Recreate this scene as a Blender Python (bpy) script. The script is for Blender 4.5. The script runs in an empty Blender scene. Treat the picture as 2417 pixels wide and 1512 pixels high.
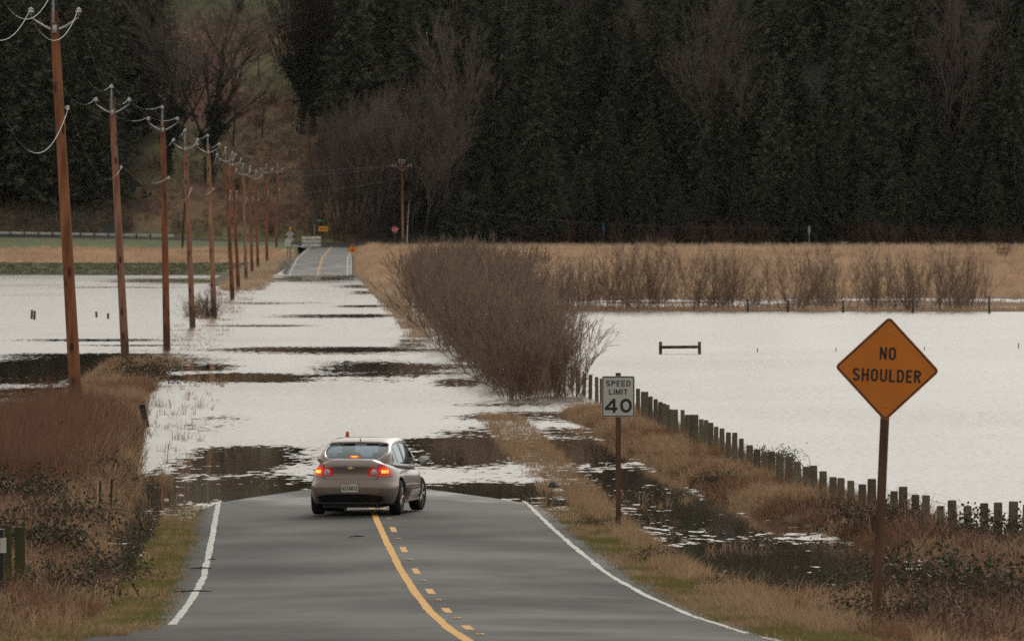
import bpy, math, random
import numpy as np
from mathutils import Vector, Matrix
R = math.radians
sc = bpy.context.scene
col = sc.collection

# ------------------------------------------------------------------ camera, sky, sun
CX, HY, F, H = 1208.5, 511.0, 20805.0, 5.9      # survey of the photograph: centre, horizon, focal length, eye height above the flood
cam = bpy.data.cameras.new('camera'); co = bpy.data.objects.new('camera', cam); col.objects.link(co)
co.location = (0, 0, H); co.rotation_euler = (R(90), 0, 0)
cam.sensor_width = 36; cam.lens = F / 2417 * 36; cam.shift_y = -(756 - HY) / 2417
cam.clip_start = 1; cam.clip_end = 6000
cam.dof.use_dof = True; cam.dof.focus_distance = 172; cam.dof.aperture_fstop = 8.5
sc.camera = co
SUN_EL, SUN_AZ = 28.0, 14.0
w = bpy.data.worlds.new('World'); sc.world = w; w.use_nodes = True
nt = w.node_tree; bg = nt.nodes['Background']
sky = nt.nodes.new('ShaderNodeTexSky'); sky.sky_type = 'NISHITA'; sky.sun_disc = False
sky.sun_elevation = R(SUN_EL); sky.sun_rotation = R(SUN_AZ); sky.dust_density = 4; sky.air_density = 1.2
hs = nt.nodes.new('ShaderNodeHueSaturation'); hs.inputs['Saturation'].default_value = 0.25
nt.links.new(sky.outputs[0], hs.inputs['Color'])
mx = nt.nodes.new('ShaderNodeMix'); mx.data_type = 'RGBA'; mx.inputs[0].default_value = 0.72
mx.inputs[7].default_value = (11.2, 10.8, 9.8, 1)             # overcast cloud layer
nt.links.new(hs.outputs[0], mx.inputs[6]); nt.links.new(mx.outputs[2], bg.inputs[0])
bg.inputs[1].default_value = 0.067
sl = bpy.data.lights.new('sun', 'SUN'); sl.energy = 0.6; sl.angle = R(14); sl.color = (1, .95, .87)
so = bpy.data.objects.new('sun', sl); col.objects.link(so)
so.rotation_euler = (R(90 - SUN_EL), 0, R(180 - SUN_AZ))
sc.view_settings.view_transform = 'Standard'; sc.view_settings.look = 'None'
sc.view_settings.exposure = 0.0; sc.view_settings.gamma = 1.0
sc.cycles.use_denoising = False
sc.cycles.sample_clamp_indirect = 2.0; sc.cycles.max_bounces = 6; sc.cycles.diffuse_bounces = 3; sc.cycles.glossy_bounces = 3
sc.cycles.transparent_max_bounces = 8; sc.cycles.caustics_reflective = False; sc.cycles.caustics_refractive = False

rng = np.random.default_rng(7); random.seed(7)

# ------------------------------------------------------------------ helpers
def G(x, y, z=0.0):
    s = (y - HY) / (H - z); return Vector(((x - CX) / s, F / s, z))
def D(x, y, d):
    s = F / d; return Vector(((x - CX) / s, d, H - (y - HY) / s))
def dist(y, z=0.0): return F * (H - z) / (y - HY)

def tag(o, label=None, cat=None, group=None, kind=None):
    if label: o['label'] = label
    if cat: o['category'] = cat
    if group: o['group'] = group
    if kind: o['kind'] = kind
    return o
def empty(name, loc=(0, 0, 0), rz=0.0, label=None, cat=None, group=None):
    o = bpy.data.objects.new(name, None); col.objects.link(o); o.location = loc; o.rotation_euler = (0, 0, rz)
    o.empty_display_size = .1
    return tag(o, label, cat, group)
def copy_tree(o, parent=None):
    c = o.copy(); col.objects.link(c); c.parent = parent
    for ch in list(o.children): copy_tree(ch, c)
    return c

class MB:
    def __init__(s): s.v = []; s.f = []
    def add(s, vs, fs):
        b = len(s.v); s.v.extend([tuple(p) for p in vs]); s.f.extend([tuple(i + b for i in f) for f in fs]); return s
    def box(s, c, size, rot=None):
        hx, hy, hz = [a / 2 for a in size]
        vs = [Vector((x, y, z)) for x in (-hx, hx) for y in (-hy, hy) for z in (-hz, hz)]
        if rot is not None: vs = [rot @ p for p in vs]
        vs = [p + Vector(c) for p in vs]
        return s.add(vs, [(0, 1, 3, 2), (4, 6, 7, 5), (0, 4, 5, 1), (2, 3, 7, 6), (0, 2, 6, 4), (1, 5, 7, 3)])
    def tube(s, pts, rad, n=8, cap=True):
        pts = [Vector(p) for p in pts]
        if not hasattr(rad, '__len__'): rad = [rad] * len(pts)
        vs, fs = [], []
        up = Vector((0, 0, 1))
        for i, p in enumerate(pts):
            t = (pts[min(i + 1, len(pts) - 1)] - pts[max(i - 1, 0)]).normalized()
            a = t.cross(up if abs(t.z) < .9 else Vector((0, 1, 0))).normalized(); b = t.cross(a)
            for k in range(n):
                q = 2 * math.pi * k / n
                vs.append(p + (a * math.cos(q) + b * math.sin(q)) * rad[i])
        for i in range(len(pts) - 1):
            for k in range(n):
                k2 = (k + 1) % n
                fs.append((i * n + k, i * n + k2, (i + 1) * n + k2, (i + 1) * n + k))
        if cap:
            fs.append(tuple(range(n))); fs.append(tuple((len(pts) - 1) * n + k for k in reversed(range(n))))
        return s.add(vs, fs)
    def lathe(s, prof, c=(0, 0, 0), n=16, rot=None):
        vs, fs = [], []
        for r, z in prof:
            for k in range(n):
                q = 2 * math.pi * k / n; vs.append(Vector((r * math.cos(q), r * math.sin(q), z)))
        if rot is not None: vs = [rot @ p for p in vs]
        vs = [p + Vector(c) for p in vs]
        for i in range(len(prof) - 1):
            for k in range(n):
                k2 = (k + 1) % n
                fs.append((i * n + k, i * n + k2, (i + 1) * n + k2, (i + 1) * n + k))
        if prof[0][0] > 1e-4: fs.append(tuple(reversed(range(n))))
        if prof[-1][0] > 1e-4: fs.append(tuple((len(prof) - 1) * n + k for k in range(n)))
        return s.add(vs, fs)
    def prism(s, poly, y0, y1):           # polygon in (x,z) extruded along y
        n = len(poly)
        vs = [(x, y0, z) for x, z in poly] + [(x, y1, z) for x, z in poly]
        fs = [tuple(range(n)), tuple(reversed(range(n, 2 * n)))]
        for i in range(n):
            j = (i + 1) % n; fs.append((i, i + n, j + n, j))
        return s.add(vs, fs)
    def build(s, name, m, parent=None, smooth=False, loc=None):
        me = bpy.data.meshes.new(name); me.from_pydata(s.v, [], s.f); me.update()
        if smooth: me.polygons.foreach_set('use_smooth', [True] * len(me.polygons))
        if m: me.materials.append(m)
        o = bpy.data.objects.new(name, me); col.objects.link(o)
        if parent: o.parent = parent
        if loc is not None: o.location = loc
        return o

def np_mesh(name, V, T, m, parent=None, smooth=False, link=True):
    me = bpy.data.meshes.new(name)
    V = np.asarray(V, dtype=np.float32).reshape(-1, 3); T = np.asarray(T, dtype=np.int32)
    k = T.shape[1]
    me.vertices.add(len(V)); me.vertices.foreach_set('co', V.ravel())
    me.loops.add(T.size); me.loops.foreach_set('vertex_index', T.ravel())
    me.polygons.add(len(T)); me.polygons.foreach_set('loop_start', np.arange(0, T.size, k, dtype=np.int32))
    me.polygons.foreach_set('loop_total', np.full(len(T), k, dtype=np.int32))
    if smooth: me.polygons.foreach_set('use_smooth', np.ones(len(T), dtype=bool))
    me.update(calc_edges=True)
    if m: me.materials.append(m)
    if not link: return me
    o = bpy.data.objects.new(name, me); col.objects.link(o)
    if parent: o.parent = parent
    return o

# ------------------------------------------------------------------ materials
def node(nt, t, **kw):
    n = nt.nodes.new(t)
    for k, v in kw.items(): setattr(n, k, v)
    return n
def mat(name, c, rough=.8, c2=None, scale=5, metal=0, bump=0, coord='Object', stretch=(1, 1, 1), island=0.0, objvar=0.0,
        detail=4, contrast=(.35, .65), spec=.5, coat=0, emit=None, estr=0, alpha=1, bscale=None):
    m = bpy.data.materials.new(name); m.use_nodes = True; nt = m.node_tree; L = nt.links.new
    p = nt.nodes['Principled BSDF']; p.inputs['Base Color'].default_value = (*c, 1); p.inputs['Roughness'].default_value = rough
    p.inputs['Metallic'].default_value = metal; p.inputs['Specular IOR Level'].default_value = spec
    if coat: p.inputs['Coat Weight'].default_value = coat; p.inputs['Coat Roughness'].default_value = .06
    if emit: p.inputs['Emission Color'].default_value = (*emit, 1); p.inputs['Emission Strength'].default_value = estr
    if alpha < 1: p.inputs['Alpha'].default_value = alpha
    tc = node(nt, 'ShaderNodeTexCoord'); mp = node(nt, 'ShaderNodeMapping'); mp.inputs['Scale'].default_value = stretch
    L(tc.outputs[coord], mp.inputs[0])
    out = None
    if c2 is not None:
        n = node(nt, 'ShaderNodeTexNoise'); n.inputs['Scale'].default_value = scale; n.inputs['Detail'].default_value = detail
        L(mp.outputs[0], n.inputs['Vector'])
        r = node(nt, 'ShaderNodeMapRange'); r.inputs[1].default_value = contrast[0]; r.inputs[2].default_value = contrast[1]
        L(n.outputs['Fac'], r.inputs[0])
        mxn = node(nt, 'ShaderNodeMix', data_type='RGBA'); mxn.inputs[6].default_value = (*c, 1); mxn.inputs[7].default_value = (*c2, 1)
        if island:
            g = node(nt, 'ShaderNodeNewGeometry')
            ml = node(nt, 'ShaderNodeMix'); ml.inputs[0].default_value = island
            L(r.outputs[0], ml.inputs[2]); L(g.outputs['Random Per Island'], ml.inputs[3]); L(ml.outputs[0], mxn.inputs[0])
        else: L(r.outputs[0], mxn.inputs[0])
        out = mxn.outputs[2]; L(out, p.inputs['Base Color'])
    if objvar:
        oi = node(nt, 'ShaderNodeObjectInfo'); h = node(nt, 'ShaderNodeHueSaturation')
        r1 = node(nt, 'ShaderNodeMapRange'); r1.inputs[3].default_value = 1 - objvar; r1.inputs[4].default_value = 1 + objvar
        r2 = node(nt, 'ShaderNodeMapRange'); r2.inputs[3].default_value = .5 - objvar * .06; r2.inputs[4].default_value = .5 + objvar * .05
        L(oi.outputs['Random'], r1.inputs[0]); L(oi.outputs['Random'], r2.inputs[0])
        L(r1.outputs[0], h.inputs['Value']); L(r2.outputs[0], h.inputs['Hue'])
        if out: L(out, h.inputs['Color'])
        else: h.inputs['Color'].default_value = (*c, 1)
        L(h.outputs[0], p.inputs['Base Color'])
    if bump:
        n2 = node(nt, 'ShaderNodeTexNoise'); n2.inputs['Scale'].default_value = bscale or scale * 3; n2.inputs['Detail'].default_value = 5
        b = node(nt, 'ShaderNodeBump'); b.inputs['Strength'].default_value = bump; b.inputs['Distance'].default_value = .02
        L(mp.outputs[0], n2.inputs['Vector']); L(n2.outputs['Fac'], b.inputs['Height']); L(b.outputs[0], p.inputs['Normal'])
    return m

M = {}
M['conifer'] = mat('conifer_needles', (.098, .102, .068), .9, (.036, .040, .028), .75, contrast=(.40, .60), island=.12, objvar=.30, spec=.15)
M['conifer_green'] = mat('green_conifer_needles', (.080, .108, .050), .9, (.030, .046, .026), .75, contrast=(.40, .60), island=.12, objvar=.3, spec=.15)
M['bark_dark'] = mat('dark_bark', (.060, .048, .038), .95, (.015, .013, .011), 3)
M['twig_grey'] = mat('grey_brown_twigs', (.20, .155, .130), .9, (.10, .076, .064), 2, island=.5, objvar=.25)
M['twig_pink'] = mat('pinkish_brown_twigs', (.20, .145, .130), .9, (.11, .078, .070), 2, island=.5, objvar=.2)
M['twig_willow'] = mat('willow_twigs', (.42, .29, .21), .85, (.16, .11, .083), 2, island=.65, objvar=.2)
M['twig_red'] = mat('reddish_twigs', (.13, .060, .045), .9, (.06, .032, .026), 2, island=.5, objvar=.2)
M['ivy'] = mat('ivy_leaves', (.022, .032, .014), .8, (.010, .014, .008), 1.5, island=.6)
M['moss_twig'] = mat('mossy_bark', (.055, .050, .025), .95, (.025, .020, .015), 1.5, island=.4)
M['straw'] = mat('dead_grass', (.62, .43, .27), .9, (.24, .145, .085), 1.2, island=.75, spec=.2)
M['straw_far'] = mat('field_grass', (.78, .57, .40), .95, (.36, .25, .165), .07, island=.35, contrast=(.42, .60), spec=.1, detail=6)
M['rust_grass'] = mat('rusty_dead_grass', (.40, .225, .13), .9, (.12, .065, .042), 1.4, island=.75, spec=.2)
M['grass'] = mat('green_grass', (.165, .20, .045), .85, (.27, .19, .09), 1.2, island=.5, spec=.2)
M['bramble_leaf'] = mat('bramble_leaves', (.040, .072, .030), .6, (.10, .050, .034), 6, island=.7, contrast=(.5, .8), spec=.3)
M['cane'] = mat('bramble_canes', (.10, .042, .032), .7, (.05, .03, .022), 4, island=.5)
M['weed_stem'] = mat('brown_weed_stems', (.32, .175, .115), .9, (.10, .052, .036), 1.5, island=.7, spec=.2)
M['pole'] = None
M['wire'] = mat('aluminium_wire', (.34, .34, .34), .5, metal=.4)
M['porcelain'] = mat('grey_porcelain', (.62, .62, .64), .25)
M['fibreglass'] = mat('pale_fibreglass', (.50, .50, .50), .4)
M['steel'] = mat('galvanised_steel', (.34, .36, .38), .45, (.22, .23, .24), 12, metal=.5)
M['wood_post'] = mat('weathered_post', (.19, .155, .10), .95, (.07, .062, .042), 3, stretch=(1, 1, .25), bump=.5, objvar=.25)
M['wood_moss'] = mat('mossy_board', (.085, .08, .028), .95, (.04, .036, .02), 3, stretch=(1, 1, .2), bump=.5)
M['sign_post'] = mat('treated_post', (.15, .075, .042), .85, (.07, .034, .020), 4, stretch=(4, 4, .35), bump=.3)
M['orange'] = mat('orange_sheeting', (.72, .215, .010), .5, (.60, .165, .008), 1.5)
M['amber'] = mat('amber_sheeting', (.80, .33, .01), .5)
M['white_sheet'] = mat('white_sheeting', (.60, .59, .55), .45, (.52, .51, .47), 2)
M['black_ink'] = mat('black_ink', (.012, .012, .014), .5)
M['red_sheet'] = mat('red_sheeting', (.60, .015, .02), .5)
M['green_sheet'] = mat('green_sheeting', (.01, .22, .13), .5)
M['alu'] = mat('bare_aluminium', (.42, .43, .44), .5, (.36, .37, .38), 6, metal=.4)
M['white_paint'] = mat('white_paint', (.82, .81, .76), .6, (.45, .44, .4), 3)
M['grey_metal'] = mat('grey_metal', (.3, .31, .31), .5)
M['black_plastic'] = mat('black_plastic', (.015, .015, .016), .55)
M['cone'] = mat('cone_orange', (.70, .10, .03), .55, (.55, .07, .02), 6)
M['blue_paint'] = mat('blue_paint', (.03, .12, .3), .5)
M['litter'] = mat('white_litter', (.75, .75, .73), .6)
M['dark_litter'] = mat('dark_litter', (.03, .035, .05), .6)
M['paint_yellow'] = mat('yellow_road_paint', (.80, .42, .05), .7, (.62, .31, .035), 2.5, coord='Object', contrast=(.4, .75))
M['paint_white'] = mat('white_road_paint', (.66, .65, .60), .7, (.20, .195, .185), 5.0, contrast=(.50, .68), detail=9)

def pole_mat():
    m = mat('cedar_pole', (.36, .130, .064), .9, (.17, .056, .031), 2.2, stretch=(2.5, 2.5, .35), bump=.5, objvar=.18, detail=6)
    nt = m.node_tree; L = nt.links.new; p = nt.nodes['Principled BSDF']
    src = p.inputs['Base Color'].links[0].from_socket
    tc = node(nt, 'ShaderNodeTexCoord'); mp = node(nt, 'ShaderNodeMapping'); mp.inputs['Scale'].default_value = (3.4, 3.4, 1.25)
    v = node(nt, 'ShaderNodeTexVoronoi'); v.inputs['Scale'].default_value = 1.0
    L(tc.outputs['Object'], mp.inputs[0]); L(mp.outputs[0], v.inputs['Vector'])
    r = node(nt, 'ShaderNodeMapRange'); r.inputs[1].default_value = .13; r.inputs[2].default_value = .24; r.inputs[3].default_value = .9; r.inputs[4].default_value = 0
    L(v.outputs['Distance'], r.inputs[0])
    mx1 = node(nt, 'ShaderNodeMix', data_type='RGBA'); mx1.inputs[7].default_value = (.035, .018, .014, 1)
    L(r.outputs[0], mx1.inputs[0]); L(src, mx1.inputs[6])
    # creosote dark butt, height depends on the pole
    sx = node(nt, 'ShaderNodeSeparateXYZ'); L(tc.outputs['Object'], sx.inputs[0])
    oi = node(nt, 'ShaderNodeObjectInfo')
    nn = node(nt, 'ShaderNodeTexNoise'); nn.inputs['Scale'].default_value = 1.5; L(tc.outputs['Object'], nn.inputs['Vector'])
    a = node(nt, 'ShaderNodeMath', operation='MULTIPLY_ADD'); a.inputs[1].default_value = 3.0; L(nn.outputs['Fac'], a.inputs[0]); L(sx.outputs[2], a.inputs[2])
    r3 = node(nt, 'ShaderNodeMapRange'); r3.inputs[1].default_value = 1.6; r3.inputs[2].default_value = 4.2; r3.inputs[3].default_value = .8; r3.inputs[4].default_value = 0
    L(a.outputs[0], r3.inputs[0])
    mx2 = node(nt, 'ShaderNodeMix', data_type='RGBA'); mx2.inputs[7].default_value = (.045, .026, .022, 1)
    L(r3.outputs[0], mx2.inputs[0]); L(mx1.outputs[2], mx2.inputs[6]); L(mx2.outputs[2], p.inputs['Base Color'])
    return m
M['pole'] = pole_mat()
def add_trans(m, f):
    nt = m.node_tree; p = nt.nodes['Principled BSDF']; out = nt.nodes['Material Output']; src = p.inputs['Base Color'].links[0].from_socket
    t = node(nt, 'ShaderNodeBsdfTranslucent'); x = node(nt, 'ShaderNodeMixShader'); x.inputs[0].default_value = f
    nt.links.new(src, t.inputs[0]); nt.links.new(p.outputs[0], x.inputs[1]); nt.links.new(t.outputs[0], x.inputs[2]); nt.links.new(x.outputs[0], out.inputs[0])
for k_ in ('straw', 'straw_far', 'rust_grass', 'grass', 'weed_stem'): add_trans(M[k_], .4)
for k_ in ('bramble_leaf', 'conifer', 'conifer_green'): add_trans(M[k_], .2)


# ------------------------------------------------------------------ terrain
def ip(x, pts):
    return np.interp(x, [p[0] for p in pts], [p[1] for p in pts])
XC = [(-60, 3.6), (0, 2.05), (94, -.45), (131, -1.45), (185, -2.97), (300, -5.7), (450, -9.25), (650, -13.95), (897, -19.7), (1040, -22.3), (1210, -24.7), (1300, -26)]
ZR = [(-60, 5.0), (0, 3.9), (60, 2.45), (90, 1.50), (101.3, 1.12), (113.5, .77), (125.7, .495), (137.9, .29), (150.1, .17), (162.3, .077), (174.5, .03),
      (185, -.01), (200, -.06), (260, -.25), (400, -.35), (700, -.3), (860, -.12), (891, 0), (1005, .88), (1100, 1.3), (1205, 1.72), (1222, 2.2), (1300, 2.4)]
def xc(y): return ip(y, XC)
def zr(y): return ip(y, ZR)
FENCE = [(60, 6.2), (100, 7.6), (130, 8.3), (150, 8.55), (173.5, 6.35), (213.4, 4.6), (246, 3.62), (283, 1.6), (400, -1.6), (587, -6.0), (700, -8.5)]
def fx(y): return ip(y, FENCE)
ZCR = [(-160, 3.6), (-68, 3.15), (-45, 2.75), (-35, 2.4), (-25, 2.1), (200, 2.1)]
def hash2(x, y, sc_, seed=0):
    # cheap smooth value noise
    x = x / sc_ + seed * 17.3; y = y / sc_ + seed * 9.1
    xi = np.floor(x); yi = np.floor(y); xf = x - xi; yf = y - yi
    def h(a, b): return np.modf(np.abs(np.sin(a * 127.1 + b * 311.7 + seed) * 43758.5453))[0]
    u = xf * xf * (3 - 2 * xf); v = yf * yf * (3 - 2 * yf)
    return (h(xi, yi) * (1 - u) + h(xi + 1, yi) * u) * (1 - v) + (h(xi, yi + 1) * (1 - u) + h(xi + 1, yi + 1) * u) * v
def sm(a, b, x):
    t = np.clip((x - a) / (b - a), 0, 1); return t * t * (3 - 2 * t)
def lerp(a, b, t): return a + (b - a) * t
def terr(X, Y):
    X = np.asarray(X, float); Y = np.asarray(Y, float); X, Y = np.broadcast_arrays(X, Y)
    u = X - xc(Y); r = zr(Y); ub = fx(Y) - xc(Y)
    n = hash2(X, Y, 1.7, 1) - .5; n2 = hash2(X, Y, 7, 2) - .5; n3 = hash2(X, Y, 26, 3) - .5
    wet = sm(178, 195, Y) * (1 - sm(880, 893, Y))
    # right of the road
    vr = np.where(Y < 190, r - .06, -.10 + .06 * n2)
    vr = lerp(vr, np.maximum(r, .12), sm(590, 640, Y))
    nearR = 1 - sm(128, 146, Y)
    ditch = lerp(-.55, r - .22, nearR); ditch = lerp(ditch, r - .05, sm(850, 960, Y))
    bank = np.where(Y < 260, .14 + .2 * n, .0) ; bank = lerp(bank, -.02 + .1 * n, sm(255, 300, Y)); bank = np.where(Y < 140, np.maximum(r - .35, .2), bank)
    lake = lerp(-.9, -.4, nearR)
    z = np.full(X.shape, 0.0)
    zR = lerp(r - .06, vr, sm(3.4, 4.0, u))
    zR = lerp(zR, ditch, sm(4.5, 5.4, u))
    zR = lerp(zR, bank, sm(-2.2, -.9, u - ub))
    zR = lerp(zR, lake, sm(.8, 2.8, u - ub))
    # right flood plain and field
    fld = ip(Y, [(540, -.9), (547, .06), (560, .05), (570, -.03), (600, .0), (625, -.02), (650, .08), (900, .9), (1150, 1.75), (1195, 2.0), (1300, 2.1)]) + .12 * n3 * sm(560, 600, Y) + .08 * n2 * sm(560, 600, Y) * sm(0, 40, Y - 560)
    tf = sm(538, 546, Y) * sm(1.0, 3.0, u - ub)
    tf = np.maximum(tf, sm(700, 760, Y) * sm(4.4, 5.6, u))
    zR = lerp(zR, fld, tf)
    # left of the road
    a = -u
    vl = np.where(Y < 184, r - .06, -.12)
    nearL = 1 - sm(132, 150, Y)
    dl = lerp(-.30, r - .2, nearL); dl = lerp(dl, np.maximum(r, -.02), sm(650, 900, Y))
    bl = ip(Y, [(0, 2.4), (80, 1.4), (110, .7), (140, .35), (170, .28), (235, .25), (262, .10), (345, .06), (370, -.2), (640, -.16), (760, .02), (860, .12), (900, .2), (1005, .75), (1100, 1.15), (1200, 1.68)]) + .2 * n * (1 - sm(235, 270, Y))
    out = lerp(bl, -.9, sm(212, 226, Y) * (1 - sm(868, 884, Y)))
    shift = ip(Y, [(0, 0), (190, 0), (251, 1.0), (400, 2.2)])
    zL = lerp(r - .06, vl, sm(3.5, 4.0, a))
    zL = lerp(zL, dl, sm(4.1, 4.6, a))
    zL = lerp(zL, bl, sm(4.7, 5.5, a - shift))
    zL = lerp(zL, out, sm(8.2, 10.2, a - shift * .6))
    fl = ip(Y, [(868, -.9), (883, 0), (930, .15), (1050, .42), (1110, 1.0), (1150, 1.5), (1186, 2.6), (1198, 2.7), (1300, 2.7)]) + .05 * n3
    fl = np.where(Y > 1180, lerp(fl, ip(X, ZCR) - .05, sm(1180, 1199, Y)), fl)
    zL = lerp(zL, fl, sm(866, 880, Y) * sm(4.2, 6.0, a))
    z = np.where(u > 0, zR, zL)
    z = np.where(np.abs(u) < 3.4, r - .06, z)
    # cross road bench and hill
    cr = ip(X, ZCR)
    bench = cr + lerp(-.25, .12, sm(1203, 1222, Y)) - .06
    tb = sm(1196, 1204, Y)
    tb = np.where(np.abs(u) < 4.5, sm(1202, 1206, Y), tb)
    z = lerp(z, bench, tb)
    hs_ = ip(X, [(-80, .29), (-28, .29), (-5, .27), (100, .27)])
    hill = cr + np.minimum(hs_ * np.clip(Y - 1228, 0, None), 74 + 0 * Y) + .6 * n2 * sm(1232, 1260, Y) + 2.0 * n3 * sm(1240, 1300, Y)
    z = lerp(z, hill, sm(1223, 1232, Y))
    return z
def tz(x, y): return float(terr(np.array([x]), np.array([y]))[0])

def grid(Xs, Ys, zf, name, m, smooth=True):
    nu, ny = Xs.shape[1], Xs.shape[0]
    Z = zf(Xs, Ys)
    V = np.stack([Xs, Ys, Z], -1).reshape(-1, 3)
    i = np.arange(ny - 1)[:, None] * nu + np.arange(nu - 1)[None]
    T = np.stack([i, i + 1, i + nu + 1, i + nu], -1).reshape(-1, 4)
    return np_mesh(name, V, T, m, smooth=smooth), V

yy = np.concatenate([np.arange(-60, 90, 6), np.arange(90, 260, 1.1), np.arange(260, 560, 3.0), np.arange(560, 1190, 6.0), np.arange(1190, 1240, 1.5), np.arange(1240, 1500, 5), np.arange(1500, 3600, 150)])
uu = np.concatenate([-np.geomspace(1500, 32, 12), np.arange(-30, -13, 1.5), np.arange(-13, 15, .42), np.arange(15, 34, 1.5), np.geomspace(36, 1500, 22)])
Ug, Yg = np.meshgrid(uu, yy)
Xg = Ug + xc(Yg)

def ground_mat():
    m = mat('ground_soil', (.1, .07, .045), .95, (.06, .045, .03), 1, bump=.4, detail=8)
    nt = m.node_tree; L = nt.links.new; p = nt.nodes['Principled BSDF']
    at = node(nt, 'ShaderNodeAttribute', attribute_name='soil')
    tc = node(nt, 'ShaderNodeTexCoord')
    mp = node(nt, 'ShaderNodeMapping'); mp.inputs['Scale'].default_value = (1, .35, 1); L(tc.outputs['Object'], mp.inputs[0])
    n = node(nt, 'ShaderNodeTexNoise'); n.inputs['Scale'].default_value = .45; n.inputs['Detail'].default_value = 9; n.inputs['Roughness'].default_value = .65
    L(mp.outputs[0], n.inputs['Vector'])
    r = node(nt, 'ShaderNodeMapRange'); r.inputs[1].default_value = .32; r.inputs[2].default_value = .68; r.inputs[3].default_value = .55; r.inputs[4].default_value = 1.35
    L(n.outputs['Fac'], r.inputs[0])
    v = node(nt, 'ShaderNodeVectorMath', operation='SCALE'); L(at.outputs['Color'], v.inputs[0]); L(r.outputs[0], v.inputs['Scale'])
    L(v.outputs[0], p.inputs['Base Color'])
    return m
ground, GV = grid(Xg, Yg, terr, 'ground', ground_mat())
tag(ground, kind='structure')
gx, gy, gz = GV[:, 0], GV[:, 1], GV[:, 2]
gu = gx - xc(gy)
def C(*c): return np.array(c, float)[None]
def W(t): return t[:, None]
n3 = hash2(gx, gy, 22, 5); n4 = hash2(gx, gy, 9, 6); n5 = hash2(gx, gy * .4, 5, 7)
colr = np.repeat(C(.10, .062, .036), len(gx), 0)                                         # litter and dead thatch on the near banks
colr = lerp(colr, C(.10, .12, .03), W((1 - sm(.25, .8, np.abs(np.abs(gu) - 4.0))) * (1 - sm(175, 190, gy))))
colr = lerp(colr, C(.07, .05, .035), W(sm(0, .15, -gz)))
colr = lerp(colr, C(.045, .032, .022), W((1 - sm(103, 106, gy)) * sm(3.3, 3.6, -gu)))                                   # mud under water
colr = lerp(colr, C(.36, .22, .12), W(sm(640, 655, gy) * sm(3, 5, gu) * sm(-.1, .05, gz)))
colr = lerp(colr, C(.20, .12, .075), W(sm(544, 547, gy) * (1 - sm(640, 655, gy)) * sm(5, 7, gu) * sm(-.05, .02, gz)))
colr = lerp(colr, C(.12, .13, .035), W(sm(1165, 1180, gy) * sm(3, 5, gu)))
lf = sm(-3.5, -5, gu)
colr = lerp(colr, lerp(C(.105, .115, .04), C(.055, .045, .03), W(sm(.4, .7, hash2(gx, gy * .5, 9, 8)))), W(lf * sm(880, 884, gy)))
colr = lerp(colr, C(.46, .29, .17), W(lf * sm(1046, 1056, gy)))
colr = lerp(colr, C(.10, .12, .035), W(lf * sm(1150, 1158, gy)))
hillc = lerp(C(.115, .075, .042), C(.085, .082, .034), W(sm(.4, .7, n3)))
hillc = lerp(hillc, C(.095, .045, .034), W(sm(.55, .8, n4)))
hillc = lerp(hillc, C(.06, .075, .028), W(sm(1330, 1360, gy))) * 1.75
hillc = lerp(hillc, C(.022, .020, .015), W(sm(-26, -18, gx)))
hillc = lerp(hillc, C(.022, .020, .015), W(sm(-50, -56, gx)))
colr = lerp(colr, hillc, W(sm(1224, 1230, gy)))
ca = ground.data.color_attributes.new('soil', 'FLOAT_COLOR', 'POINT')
ca.data.foreach_set('color', np.concatenate([colr, np.ones((len(colr), 1))], 1).astype(np.float32).ravel())

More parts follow.
